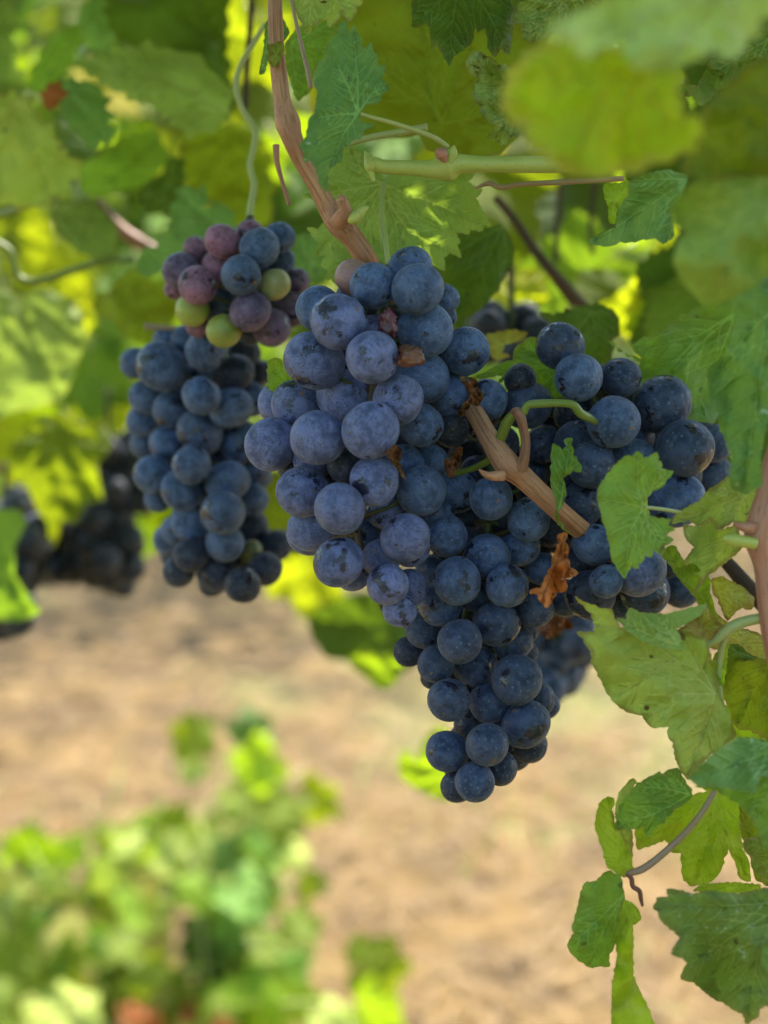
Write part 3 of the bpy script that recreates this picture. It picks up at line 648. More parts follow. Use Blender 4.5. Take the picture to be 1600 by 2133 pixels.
def far_bunch(label, x, y, d, wpx, hpx, n, colr, seed, rpx):
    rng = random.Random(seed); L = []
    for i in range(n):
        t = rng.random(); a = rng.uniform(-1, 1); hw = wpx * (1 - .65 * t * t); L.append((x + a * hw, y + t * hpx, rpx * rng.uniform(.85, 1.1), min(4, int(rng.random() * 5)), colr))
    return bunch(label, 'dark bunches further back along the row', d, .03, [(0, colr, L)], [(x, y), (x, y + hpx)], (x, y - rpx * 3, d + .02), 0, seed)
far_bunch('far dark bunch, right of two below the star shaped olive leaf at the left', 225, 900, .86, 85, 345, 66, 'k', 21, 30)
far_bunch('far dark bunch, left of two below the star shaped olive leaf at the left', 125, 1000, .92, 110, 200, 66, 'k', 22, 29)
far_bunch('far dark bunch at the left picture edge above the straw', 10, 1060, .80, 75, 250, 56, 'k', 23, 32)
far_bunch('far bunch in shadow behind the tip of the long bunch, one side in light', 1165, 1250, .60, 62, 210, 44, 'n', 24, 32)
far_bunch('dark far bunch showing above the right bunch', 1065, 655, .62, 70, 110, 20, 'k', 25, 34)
# dried berries
def blob(z, u, v, r, d, mat, label, seed, sc=(1, 1, 1), rough=.35):
    x, y = zz(z, (u, v)); c = P(x, y, d); rr = r / ZO[z][2] * K * d; V = []; me = GM[0]; n = len(me.vertices)
    for q in me.vertices:
        p = Vector(q.co); f = 1 + rough * noise.noise(p * 1.6 + Vector((seed, 0, 0))) + rough * .7 * noise.noise(p * 4 + Vector((0, seed, 0)))
        V.append(c + Vector((p.x * sc[0], p.y * sc[1], p.z * sc[2])) * rr * f)
    o = mesh_obj('shrivelled_grape', V, [tuple(f.vertices) for f in me.polygons], mat, None, c)
    return tag(o, label, 'dried grape', None)
RAISIN = flat_mat('shrivelled_grape_skin', (.16, .035, .06), (.07, .02, .03), .35); RAISIN2 = flat_mat('crushed_grape_skin', (.05, .014, .012), (.19, .07, .04), .3)
blob(1, 870, 520, 62, .408, RAISIN, 'shrivelled plum coloured grape wedged high in the front bunch', 3, (.9, .9, 1.15))
blob(1, 1000, 700, 66, .402, RAISIN2, 'burst brown grape remnant stuck on the right of the front bunch', 9, (1.1, 1, .85), .5)

# ------------------------------------------------------------------ canes, shoots, tendrils
def stem_thing(name, label, cat, z, pts, mat, seg=16, rough=.06, group=None, extra=None):
    V, F, A = stem_px(z, pts, seg, rough, len(pts)); org = V[0]
    if not extra: return tag(mesh_obj(name, V, F, mat, None, org, {'cuv': A}), label, cat, group)
    e = empty(name, org); tag(e, label, cat, group); mesh_obj('stem', V, F, mat, e, org, {'cuv': A})
    for nm, z2, p2, m2 in extra:
        V, F, A = stem_px(z2, p2, 10, .15, 3); mesh_obj(nm, V, F, m2, e, V[0], {'cuv': A})
    return e
stem_thing('vine_cane', 'ridged brown cane running from the top down into the right bunch', 'cane', 5,
    [(395, -80, 34, .43), (400, 180, 36, .43), (412, 330, 38, .43), (430, 480, 42, .43), (455, 580, 60, .43), (475, 650, 50, .43), (520, 760, 42, .432), (590, 880, 42, .434), (650, 990, 48, .436), (700, 1060, 62, .436), (760, 1130, 52, .438), (810, 1200, 52, .44), (850, 1270, 50, .445),
     (950, 1450, 48, .45), (1130, 1720, 46, .465), (1270, 1880, 46, .455), (1345, 1965, 46, .436), (1420, 2095, 50, .424), (1500, 2210, 62, .418), (1560, 2260, 56, .419), (1680, 2370, 50, .422), (1800, 2480, 50, .43), (1950, 2600, 48, .445), (2100, 2720, 48, .47)], BARK, extra=[
    ('side_shoot', 5, [(700, 1055, 44, .432), (725, 1020, 40, .427), (728, 985, 26, .424), (715, 955, 30, .423), (735, 965, 12, .422)], BARK),
    ('bud', 5, [(735, 1050, 10, .430), (770, 1040, 32, .426), (790, 1030, 26, .425), (815, 1000, 16, .424), (840, 985, 5, .424)], SHOOT),
    ('side_shoot', 2, [(330, 920, 40, .416), (350, 870, 28, .414), (358, 790, 25, .413), (345, 720, 26, .412), (325, 650, 28, .411), (300, 640, 24, .413), (262, 690, 26, .416)], REDSTALK),
    ('bud', 2, [(240, 960, 30, .413), (180, 965, 22, .411), (140, 950, 14, .410), (118, 930, 4, .409)], BARK)])
stem_thing('bunch_stalk', 'thick green stalk arching left of the right bunch', 'stalk', 2, [(345, 640, 20, .411), (370, 600, 20, .410), (440, 592, 21, .409), (540, 590, 20, .410), (600, 600, 21, .411), (635, 640, 24, .413), (680, 665, 22, .417), (740, 700, 14, .43)], STALK)
stem_thing('bunch_stalk', 'green stalk joining the brown node above the long bunch', 'stalk', 2, [(300, 640, 22, .413), (262, 690, 28, .416), (232, 760, 27, .42), (190, 860, 22, .425), (120, 910, 18, .43), (40, 940, 15, .435), (-30, 960, 14, .44)], STALK)
stem_thing('green_shoot', 'smooth pale green shoot crossing the top from the left knot to the blurred leaf', 'shoot', 5,
    [(825, 720, 5, .428), (850, 790, 30, .427), (870, 780, 34, .427), (920, 795, 34, .427), (1060, 800, 36, .427), (1150, 805, 44, .426), (1220, 790, 72, .426), (1280, 780, 46, .425), (1400, 782, 38, .424), (1600, 783, 40, .42), (1780, 775, 40, .418), (1890, 700, 36, .43)], SHOOT, extra=[
    ('bud', 5, [(1220, 770, 40, .424), (1240, 725, 26, .422), (1248, 693, 4, .421)], SHOOT),
    ('bud', 5, [(1205, 770, 10, .421), (1190, 735, 30, .420), (1165, 715, 16, .42)], PINKBARK),
    ('stem_end', 5, [(850, 740, 14, .428), (848, 800, 18, .427), (865, 865, 8, .427)], SHOOT)])
stem_thing('tendril', 'wavy green stem dropping to the half ripe bunch', 'stem', 5, [(350, 115, 13, .50), (290, 210, 13, .50), (225, 330, 14, .50), (212, 430, 14, .50), (245, 530, 14, .50), (300, 620, 16, .50), (295, 700, 14, .50), (275, 790, 14, .50), (295, 880, 15, .50), (280, 980, 16, .50), (270, 1080, 17, .50)], PETI)
stem_thing('vine_cane', 'thin upright brown cane behind the wavy green stem', 'cane', 5, [(290, -60, 16, .60), (275, 150, 15, .60), (262, 330, 15, .60), (255, 520, 14, .60)], DARKBARK)
stem_thing('tendril', 'thin pinkish stem hanging above the front leaf near the top', 'stem', 5, [(470, -40, 9, .425), (490, 80, 9, .42), (525, 230, 10, .415), (552, 340, 11, .41), (565, 420, 10, .41)], PINKPETI, 8)
stem_thing('tendril', 'reddish dried tendril dangling beside the brown cane', 'tendril', 5, [(400, 690, 16, .44), (405, 770, 13, .44), (425, 850, 10, .44), (450, 930, 10, .44), (463, 975, 10, .44)], PINKBARK, 8)
stem_thing('green_shoot', 'pale green stem behind the green shoot and front leaf', 'shoot', 5, [(720, 690, 14, .45), (850, 655, 16, .448), (980, 632, 17, .446), (1120, 605, 18, .444)], PETI)
stem_thing('tendril', 'thin pale tendril below the green shoot', 'tendril', 6, [(100, 965, 5, .44), (170, 940, 14, .438), (230, 960, 14, .436), (330, 945, 13, .434), (520, 935, 14, .432), (700, 925, 14, .432), (860, 915, 14, .432)], PINKPETI, 8)
stem_thing('vine_cane', 'dark blurred branch slanting behind the top right leaves', 'cane', 6, [(200, 1010, 20, .62), (300, 1130, 22, .62), (400, 1280, 25, .62), (470, 1370, 28, .62), (580, 1500, 36, .63), (640, 1570, 40, .64), (760, 1700, 40, .65)], DARKBARK)
stem_thing('vine_cane', 'slim blurred upright stem behind the top right leaves', 'cane', 6, [(535, 940, 14, .7), (520, 1150, 14, .7), (510, 1350, 14, .7)], DARKBARK)
stem_thing('vine_cane', 'second slim blurred upright stem right of the dark branch', 'cane', 6, [(715, 930, 14, .68), (690, 1120, 12, .68), (700, 1300, 13, .68)], DARKBARK)
stem_thing('vine_cane', 'reddish upright cane at the right picture edge', 'cane', 2, [(1680, 700, 40, .395), (1620, 880, 44, .395), (1590, 1050, 50, .395), (1560, 1180, 62, .395), (1545, 1290, 66, .396), (1570, 1420, 46, .397), (1588, 1600, 44, .398), (1622, 1850, 42, .40), (1720, 2300, 40, .41)], PINKBARK, extra=[
    ('bud', 2, [(1520, 1230, 34, .393), (1470, 1225, 24, .391), (1425, 1210, 10, .390)], PINKBARK),
    ('bud', 2, [(1530, 1310, 30, .393), (1470, 1300, 30, .391), (1410, 1290, 30, .390), (1370, 1280, 12, .389)], SHOOT)])
stem_thing('vine_cane', 'old dark ridged branch at the right edge behind the cane', 'cane', 2, [(1250, 1260, 26, .47), (1400, 1420, 36, .465), (1520, 1560, 44, .46), (1640, 1680, 46, .455)], DARKBARK)
stem_thing('vine_cane', 'short brown branch stub behind the half ripe bunch', 'cane', 3, [(200, 612, 18, .53), (290, 620, 16, .53), (400, 628, 16, .53)], PINKPETI)
stem_thing('vine_cane', 'dark brown branch slanting behind the upper left leaves', 'cane', 8, [(540, 1120, 26, .72), (660, 1260, 34, .72), (780, 1350, 40, .72), (900, 1420, 40, .72)], REDSTALK)
stem_thing('green_shoot', 'blurred green and pink shoot left of the half ripe bunch', 'shoot', 8, [(-30, 1340, 20, .66), (60, 1400, 18, .66), (110, 1540, 20, .66), (230, 1560, 20, .66), (380, 1510, 19, .66), (540, 1460, 18, .66), (750, 1440, 18, .66)], STALK)
stem_thing('green_shoot', 'blurred stem at the left edge under the browned leaf', 'shoot', 8, [(-60, 1210, 18, .66), (80, 1170, 16, .65), (190, 1130, 14, .64)], STALK)
stem_thing('vine_cane', 'far brown trunk stub at the left edge behind the dark bunches', 'cane', 0, [(-60, 955, 26, 1.0), (100, 965, 28, 1.0), (260, 975, 28, 1.0), (420, 985, 26, 1.0)], BARK)
stem_thing('leaf_stalk', 'pale green stalk curving from the right cane to the lime leaf', 'stalk', 7, [(1143, 195, 24, .40), (1040, 215, 26, .402), (975, 240, 28, .403), (930, 275, 24, .404), (880, 315, 16, .405), (820, 335, 12, .406)], PETI)
stem_thing('leaf_stalk', 'green stalk dropping behind the lime leaf', 'stalk', 7, [(960, 245, 16, .405), (930, 320, 15, .407), (910, 420, 16, .409), (915, 560, 14, .411), (945, 720, 12, .413)], PETI)
stem_thing('tendril', 'tiny dry dark tendril hook beside the lower right leaves', 'tendril', 7, [(470, 1418, 10, .405), (492, 1440, 12, .405), (500, 1478, 12, .405), (530, 1500, 12, .404), (538, 1540, 10, .404), (545, 1572, 6, .404)], stem_material('dry_tendril', (.16, .05, .03), (.24, .09, .05), .5, .7), 8)

# ------------------------------------------------------------------ the leaves seen one by one
TL = traced_leaf
TL(5, [(765, 122), (805, 185), (812, 242), (855, 200), (862, 250), (882, 258), (884, 315), (922, 315), (903, 375), (942, 420), (905, 450), (890, 490), (830, 498), (800, 530), (796, 560), (815, 585), (870, 590), (822, 622), (798, 668), (780, 658), (742, 692), (720, 700), (712, 770), (690, 775), (655, 810), (648, 800), (645, 860), (640, 918), (612, 885), (592, 800), (560, 760), (536, 772), (530, 720), (512, 690), (545, 650), (558, 560), (585, 540), (600, 430), (582, 400), (590, 330), (608, 285), (630, 292), (640, 225), (655, 200), (690, 160), (708, 110), (728, 95), (740, 165)],
   .398, 'blue', 'blue green serrated leaf in front of the brown cane near the top', (790, 540), [[(790, 540), (740, 400), (690, 310)], [(790, 540), (790, 380), (768, 160)], [(790, 540), (860, 440), (925, 415)], [(790, 540), (700, 545), (600, 560)], [(790, 540), (720, 640), (635, 880)]], (.1, -.25), .08, .004,
   pet=[(792, 540, 9, .3985), (860, 560, 10, .402), (950, 585, 11, .408), (1060, 620, 12, .414), (1150, 655, 13, .418), (1215, 700, 14, .422)])
TL(5, [(700, 700), (760, 700), (840, 760), (900, 830), (915, 862), (935, 835), (1050, 828), (1180, 835), (1350, 830), (1310, 868), (1385, 905), (1352, 945), (1425, 1078), (1380, 1068), (1385, 1100), (1320, 1090), (1318, 1118), (1250, 1100), (1278, 1155), (1262, 1160), (1285, 1228), (1230, 1205), (1200, 1225), (1205, 1290), (1150, 1262), (1080, 1290), (900, 1340), (700, 1310), (690, 1362), (662, 1325), (640, 1335), (645, 1290), (612, 1265), (640, 1215), (575, 1222), (600, 1155), (545, 1082), (600, 1090), (638, 1050), (600, 1000), (650, 985), (530, 930), (600, 915), (650, 740)],
   .458, 'under', 'large pale green leaf seen from below behind the cane, its veins raised', (915, 875), [[(915, 875), (1000, 915), (1150, 965), (1370, 1060)], [(915, 875), (960, 1000), (1040, 1110), (1250, 1200)], [(915, 875), (935, 960), (1010, 1190)], [(915, 875), (830, 1040), (700, 1330)], [(915, 875), (740, 905), (560, 930)], [(915, 875), (820, 830), (760, 720)], [(915, 875), (780, 1000), (600, 1200)]], (-.05, .1), -.05, .005,
   pet=[(915, 870, 12, .456), (905, 960, 13, .45), (908, 1080, 13, .442), (925, 1180, 13, .436), (935, 1260, 12, .432)])
TL(5, [(450, -120), (820, -120), (812, 20), (785, 30), (775, 75), (748, 105), (714, 70), (700, 90), (655, 133), (640, 95), (610, 95), (600, 125), (580, 115), (560, 160), (535, 158), (525, 110), (500, 60), (470, 20)], .425, 'pale', 'yellow green leaf hanging from the top edge above the cane', (600, -120), None, (0, -.5), .1, .006)
TL(5, [(1050, -120), (1048, 130), (1085, 125), (1112, 108), (1130, 130), (1140, 235), (1165, 205), (1195, 260), (1225, 315), (1248, 268), (1300, 230), (1335, 195), (1345, 115), (1362, 155), (1396, 130), (1415, 240), (1445, 275), (1470, 230), (1512, 262), (1530, 120), (1545, -120)], .44, 'dark', 'dark green leaf hanging from the top edge, centre right', (1290, -120), None, (0, -.4), .1, .007)
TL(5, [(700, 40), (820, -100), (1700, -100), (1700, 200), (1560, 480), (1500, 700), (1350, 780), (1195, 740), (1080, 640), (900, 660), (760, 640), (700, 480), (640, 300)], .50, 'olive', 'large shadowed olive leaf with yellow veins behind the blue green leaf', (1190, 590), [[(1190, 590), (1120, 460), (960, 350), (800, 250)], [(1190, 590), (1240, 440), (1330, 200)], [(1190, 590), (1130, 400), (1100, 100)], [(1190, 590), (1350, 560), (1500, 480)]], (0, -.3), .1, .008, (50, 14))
TL(6, [(50, 325), (80, 275), (120, 262), (152, 290), (192, 298), (205, 338), (260, 335), (330, 360), (420, 450), (430, 600), (345, 660), (330, 690), (290, 700), (245, 740), (170, 712), (205, 640), (148, 600), (128, 550), (92, 512), (90, 465), (120, 402), (88, 388), (62, 365)], .418, 'quilt', 'crinkled pale yellow green leaf left of the big blurred leaf', (420, 520), None, (.2, 0), .0, .006, (16, 4), freq=.03)
TL(6, [(278, -60), (286, 30), (310, 50), (285, 95), (345, 132), (342, 200), (400, 215), (520, 160), (700, 60), (820, -60)], .43, 'quilt', 'crinkled bluish green leaf at the top edge beside the blurred leaf', (600, -60), None, (0, -.2), .0, .006, (16, 4), freq=.02)
TL(6, [(242, 510), (265, 420), (320, 330), (420, 250), (570, 178), (660, 260), (860, 230), (1000, 300), (1140, 330), (1128, 480), (1175, 600), (1262, 655), (1235, 720), (1150, 785), (1000, 840), (850, 885), (620, 905), (540, 870), (440, 790), (372, 755), (350, 640), (260, 590)], .272, 'rim', 'big blurred yellow green leaf close to the lens at upper right', (1000, 260), [[(1000, 260), (760, 450), (600, 860)], [(1000, 260), (620, 300), (330, 420)], [(1000, 260), (1010, 520), (1180, 690)], [(1000, 260), (850, 600), (860, 860)]], (-.1, .55), .15, .006, spacing=14, vw=3.6, tooth=(60, 14))
TL(6, [(470, 190), (600, 80), (760, 0), (940, -90), (1660, -90), (1640, 0), (1560, 110), (1500, 200), (1420, 310), (1320, 250), (1200, 320), (1050, 345), (960, 350), (900, 325), (860, 190), (760, 235), (655, 300), (600, 215), (540, 170)], .262, 'lit', 'pale green blurred leaf lobe overhanging the yellow green one at the top right', (1400, -60), None, (0, .35), .1, .006, spacing=16, vw=4., tooth=(60, 14))
TL(6, [(1262, 560), (1350, 470), (1500, 330), (1680, 230), (1680, 900), (1500, 905), (1270, 925), (1150, 885), (1170, 800), (1250, 720)], .30, 'olive', 'olive green blurred leaf at the right edge below the pale lobe', (1680, 600), None, (-.2, .2), .15, .006, spacing=16, vw=2.6)
TL(6, [(1100, 1060), (1180, 960), (1300, 895), (1480, 850), (1680, 830), (1680, 1320), (1560, 1450), (1420, 1525), (1280, 1572), (1222, 1515), (1150, 1440), (1110, 1340), (1140, 1230), (1185, 1190), (1110, 1150)], .31, 'under', 'soft green blurred leaf at the right edge with a reddish rim', (1680, 900), None, (-.2, .1), .15, .006, spacing=15, vw=2.4)
TL(6, [(755, 945), (835, 940), (890, 925), (880, 1000), (835, 1040), (822, 1100), (815, 1148), (785, 1140), (780, 1060), (760, 1000)], .428, 'lime', 'pale folded leaf sheath hanging at the end of the thin tendril', None, None, (.5, 0), 0, .006)
TL(6, [(680, 1230), (760, 1190), (820, 1168), (830, 1100), (845, 1050), (885, 1000), (890, 930), (980, 890), (1080, 868), (1190, 900), (1150, 1050), (1105, 1100), (1120, 1210), (1062, 1252), (1020, 1222), (960, 1228), (900, 1242), (840, 1240), (780, 1265), (700, 1252)], .40, 'blue', 'dull green leaf with pale scars under the blurred leaf, pointing left', (1180, 920), None, (-.2, .2), .05, .005)
TL(6, [(1120, 430), (1240, 440), (1320, 280), (1450, 200), (1600, 60), (1700, 20), (1700, 360), (1350, 460), (1290, 520), (1250, 545), (1210, 490), (1150, 500)], .42, 'grey', 'wrinkled grey green leaf glimpsed between the two blurred leaves', (1600, 200), None, (0, 0), 0, .006, freq=.02)
TL(2, [(780, 270), (830, 330), (880, 360), (955, 362), (900, 292), (1000, 250), (1080, 200), (1140, 160), (1250, 100), (1440, 40), (1450, 200), (1430, 300), (1390, 420), (1340, 450), (1330, 550), (1350, 650), (1300, 692), (1200, 672), (1100, 650), (1000, 640), (940, 600), (930, 450), (948, 380), (900, 350)], .465, 'mid', 'broad mid green leaf behind the upper right grapes', (1440, 120), [[(1440, 120), (1250, 240), (930, 310)], [(1440, 120), (1350, 350), (1200, 640)], [(1440, 120), (1200, 330), (980, 580)]], (.1, -.2), .1, .006, (30, 6))
TL(2, [(1430, -40), (1700, -60), (1700, 500), (1610, 640), (1580, 760), (1560, 870), (1570, 1010), (1490, 1060), (1410, 1030), (1402, 960), (1412, 880), (1385, 790), (1350, 710), (1345, 640), (1305, 570), (1288, 430), (1302, 400), (1350, 370), (1385, 335), (1412, 260), (1430, 180), (1415, 80)], .375, 'blue', 'tall blue green leaf flecked with white at the right edge', (1640, 100), [[(1640, 100), (1560, 450), (1480, 1000)], [(1640, 100), (1480, 250), (1320, 460)]], (-.35, .1), .12, .007, spacing=11)
TL(2, [(1105, 1212), (1120, 1165), (1140, 1150), (1210, 1110), (1250, 1090), (1290, 1040), (1400, 965), (1500, 980), (1660, 960), (1660, 1080), (1560, 1100), (1500, 1212), (1420, 1200), (1345, 1242), (1300, 1190), (1250, 1222), (1190, 1190)], .405, 'pale', 'bright yellow green leaf lobe right of the small front leaf', (1500, 1050), None, (.1, .1), .05, .006)
TL(2, [(1165, 1212), (1250, 1225), (1300, 1195), (1350, 1245), (1440, 1215), (1470, 1330), (1440, 1362), (1350, 1430), (1300, 1468), (1215, 1580), (1245, 1482), (1190, 1450), (1200, 1420), (1168, 1400), (1222, 1330), (1170, 1272)], .415, 'pale', 'jagged lime leaf lobe hanging left of the right edge cane', (1450, 1230), None, (0, .1), .05, .006)
TL(2, [(1055, 1370), (1075, 1330), (1120, 1320), (1170, 1400), (1245, 1500), (1310, 1580), (1340, 1700), (1290, 1700), (1230, 1590), (1150, 1490)], .43, 'lime', 'narrow green leaf fold below the jagged lobes', (1300, 1650), None, (0, 0), .05, .004)
TL(2, [(930, 835), (950, 850), (962, 872), (985, 868), (1030, 840), (1038, 885), (1055, 895), (1052, 925), (1117, 940), (1080, 985), (1060, 1020), (1010, 1042), (982, 1070), (972, 1112), (975, 1140), (995, 1165), (1040, 1182), (1112, 1186), (1085, 1215), (1125, 1235), (1072, 1265), (1118, 1290), (1072, 1320), (1055, 1368), (1012, 1345), (1000, 1382), (968, 1365), (960, 1400), (935, 1412), (928, 1442), (900, 1428), (882, 1450), (866, 1492), (842, 1465), (795, 1382), (790, 1330), (770, 1240), (745, 1160), (728, 1100), (726, 1040), (740, 1005), (760, 980), (790, 940), (825, 900), (870, 860), (905, 862)],
   .392, 'fresh', 'small bright green serrated leaf standing in front of the right bunch', (965, 1125), [[(965, 1125), (930, 1030), (935, 860)], [(965, 1125), (900, 1110), (740, 1080)], [(965, 1125), (1010, 1010), (1090, 940)], [(965, 1125), (900, 1230), (865, 1460)], [(965, 1125), (990, 1230), (1060, 1330)]], (.15, .1), .1, .004,
   pet=[(968, 1125, 9, .3925), (1010, 1128, 9, .395), (1080, 1138, 10, .40), (1150, 1150, 10, .405)])
TL(2, [(500, 795), (545, 830), (568, 815), (552, 780), (575, 768), (600, 775), (590, 800), (605, 832), (598, 852), (620, 880), (647, 920), (640, 945), (600, 935), (565, 962), (548, 970), (565, 1040), (545, 1120), (520, 1147), (508, 1080), (485, 1000), (490, 900), (490, 830)], .408, 'mid', 'small torn leaf scrap hanging in front of the cane and grapes', (530, 1130), None, (.3, 0), .1, .004)
TL(2, [(506, 1140), (522, 1148), (530, 1190), (560, 1230), (595, 1262), (555, 1245), (515, 1200)], .407, 'olive', 'curled dry green sliver below the torn leaf scrap', None, None, (0, 0), 0, .003)
TL(2, [(375, 1562), (400, 1540), (432, 1540), (450, 1500), (488, 1430), (498, 1370), (530, 1310), (522, 1262), (572, 1258), (560, 1300), (578, 1330), (572, 1380), (586, 1432), (628, 1460), (600, 1478), (562, 1490), (568, 1550), (520, 1560), (500, 1592), (472, 1640), (450, 1625), (420, 1590), (428, 1570)], .405, 'dry', 'crumpled dry orange brown leaf caught on the grapes', (560, 1265), [[(560, 1265), (520, 1400), (440, 1600)], [(560, 1265), (560, 1400), (600, 1465)]], (.3, 0), .0, .014, name='dry_leaf', cat='dry leaf', freq=.03, spacing=4)
TL(1, [(1270, 812), (1360, 818), (1375, 870), (1405, 925), (1380, 975), (1335, 965), (1290, 1035), (1262, 1020), (1330, 930), (1300, 860)], .418, 'rust', 'rust coloured dry leaf curl at the top of the thick cane', None, None, (0, 0), 0, .008, name='dry_leaf', cat='dry leaf', freq=.05, spacing=3.5)
TL(1, [(1187, 1272), (1220, 1275), (1245, 1225), (1262, 1205), (1292, 1205), (1280, 1260), (1270, 1310), (1240, 1360), (1215, 1370), (1195, 1345)], .415, 'rust', 'small dark red dry leaf piece between front bunch and long bunch', None, None, (0, 0), 0, .008, name='dry_leaf', cat='dry leaf', freq=.05, spacing=3.5)
TL(1, [(862, 1240), (905, 1190), (948, 1215), (950, 1255), (935, 1290), (955, 1330), (970, 1385), (945, 1350), (900, 1290)], .398, 'rust', 'brown dry scrap stuck below the front grapes', None, None, (0, 0), 0, .006, name='dry_leaf', cat='dry leaf', freq=.05, spacing=3.5)
TL(4, [(1075, 470), (1120, 400), (1180, 380), (1260, 400), (1300, 460), (1230, 470), (1200, 500), (1130, 530)], .50, 'rust', 'blurred brown dry leaf behind the dry orange one, under the grapes', None, None, (0, 0), 0, .01, name='dry_leaf', cat='dry leaf', freq=.04)
TL(2, [(90, 455), (150, 430), (215, 395), (290, 370), (300, 310), (380, 250), (470, 270), (560, 400), (580, 560), (500, 565), (470, 520), (430, 505), (400, 490), (350, 460), (330, 465), (300, 502), (255, 470), (215, 485), (250, 440), (130, 465)], .455, 'mid', 'mid green leaf with browned rim between the front and right bunches', (560, 400), None, (0, 0), .1, .006)
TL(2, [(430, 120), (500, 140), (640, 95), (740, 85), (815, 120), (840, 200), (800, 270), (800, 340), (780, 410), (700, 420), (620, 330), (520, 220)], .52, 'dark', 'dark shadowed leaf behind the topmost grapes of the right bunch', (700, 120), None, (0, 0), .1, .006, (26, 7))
TL(2, [(150, 240), (280, 215), (370, 225), (340, 270), (250, 290), (230, 330), (280, 350), (200, 370), (170, 330)], .50, 'autumn', 'yellowish brown leaf underside right of the front bunch', None, None, (0, 0), .0, .006)
TL(2, [(640, 130), (800, 60), (960, -80), (1260, -120), (1270, 60), (1180, 130), (1060, 200), (980, 270), (860, 240), (790, 200)], .72, 'glow', 'glowing yellow green leaf lit through behind the right bunch', (900, 0), None, (0, 0), .1, .01, (40, 10))
TL(2, [(190, -60), (440, -80), (470, 60), (400, 120), (300, 150), (250, 90), (200, 40)], .75, 'glow', 'glowing lime leaf behind, between the dark branch and cane', None, None, (0, 0), .1, .01, (40, 10))
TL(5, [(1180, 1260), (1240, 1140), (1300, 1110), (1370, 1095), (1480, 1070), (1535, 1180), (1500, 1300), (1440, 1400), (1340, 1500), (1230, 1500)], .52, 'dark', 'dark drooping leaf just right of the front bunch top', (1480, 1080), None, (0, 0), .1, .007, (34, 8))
# lower right
TL(7, [(222, 98), (262, 120), (300, 135), (340, 152), (400, 157), (412, 200), (435, 240), (500, 262), (640, 240), (740, 262), (850, 300), (880, 420), (905, 550), (950, 640), (992, 760), (940, 800), (870, 850), (800, 920), (775, 970), (750, 960), (715, 905), (700, 860), (690, 795), (665, 762), (670, 718), (590, 722), (565, 700), (545, 665), (480, 652), (430, 620), (390, 575), (365, 540), (350, 500), (330, 460), (305, 420), (298, 360), (262, 300), (230, 268), (310, 266), (322, 240), (300, 180)],
   .402, 'pale', 'large pale lime leaf below the right bunch, speckled with brown', (890, 560), [[(890, 560), (700, 390), (440, 560)], [(890, 560), (760, 300), (340, 240)], [(890, 560), (850, 700), (760, 940)], [(890, 560), (700, 560), (560, 680)]], (.1, .1), .1, .006)
TL(7, [(420, 198), (470, 208), (470, 175), (492, 150), (530, 172), (570, 178), (650, 182), (740, 160), (855, 132), (830, 180), (790, 205), (705, 252), (730, 300), (752, 350), (650, 345), (560, 315), (480, 270)], .393, 'under', 'folded upper lobe with torn brown rim on the large lime leaf', (720, 330), None, (.05, -.3), .05, .005)
TL(7, [(710, 260), (800, 200), (850, 140), (880, 190), (930, 240), (900, 280), (830, 335), (790, 330), (740, 320)], .41, 'autumn', 'yellowing leaf part behind the torn lobe', None, None, (0, 0), 0, .005)
TL(7, [(690, -30), (790, -60), (870, 20), (860, 130), (900, 190), (870, 200), (820, 100), (740, 40)], .42, 'lime', 'green leaf sliver between the grapes and the yellow leaf', None, None, (0, 0), 0, .005)
TL(7, [(872, 15), (920, 0), (960, 22), (1030, 55), (1080, 110), (1065, 160), (1020, 150), (990, 170), (950, 215), (930, 180), (905, 110), (880, 80)], .425, 'autumn', 'yellow leaf with brown edges near the right edge cane', (900, 30), None, (0, 0), .1, .005)
TL(7, [(885, 380), (925, 330), (955, 320), (945, 420), (930, 530), (905, 500), (880, 450)], .41, 'lime', 'narrow green sheath beside the curved stalk', None, None, (0, 0), 0, .003)
TL(7, [(925, 400), (1000, 392), (1143, 398), (1220, 390), (1220, 800), (1130, 772), (1062, 735), (990, 718), (965, 650), (915, 540)], .42, 'olive', 'olive green leaf at the right edge behind the lime leaf', (1200, 350), None, (0, 0), .1, .006, (26, 5))
TL(7, [(940, 330), (1000, 322), (1040, 360), (1100, 398), (925, 400)], .425, 'dark', 'dark small leaf above the olive leaf at the right edge', None, None, (0, 0), 0, .004)
TL(7, [(765, 965), (800, 920), (860, 865), (930, 810), (1000, 768), (1080, 775), (1220, 800), (1220, 960), (1100, 950), (1085, 1032), (1000, 1022), (900, 1000), (810, 1000)], .375, 'blue', 'dark green curled leaf standing in front of the lime leaf', (1220, 820), None, (.1, -.4), .15, .005)
TL(7, [(790, 1000), (900, 1002), (1010, 1030), (1088, 1030), (1110, 940), (1220, 900), (1220, 1420), (1130, 1300), (1070, 1160), (1000, 1080), (900, 1022)], .385, 'mid', 'lower half of the curled dark green leaf at the right edge', (1200, 950), None, (0, .3), .1, .006)
TL(7, [(412, 1195), (430, 1130), (455, 1075), (510, 1000), (560, 965), (600, 945), (640, 942), (712, 912), (732, 950), (780, 1030), (772, 1062), (700, 1110), (615, 1188), (570, 1242), (556, 1192), (500, 1206)], .398, 'mid', 'deep green pointed leaf left of the stalk at lower right', (770, 1040), None, (0, -.2), .1, .005, (22, 5))
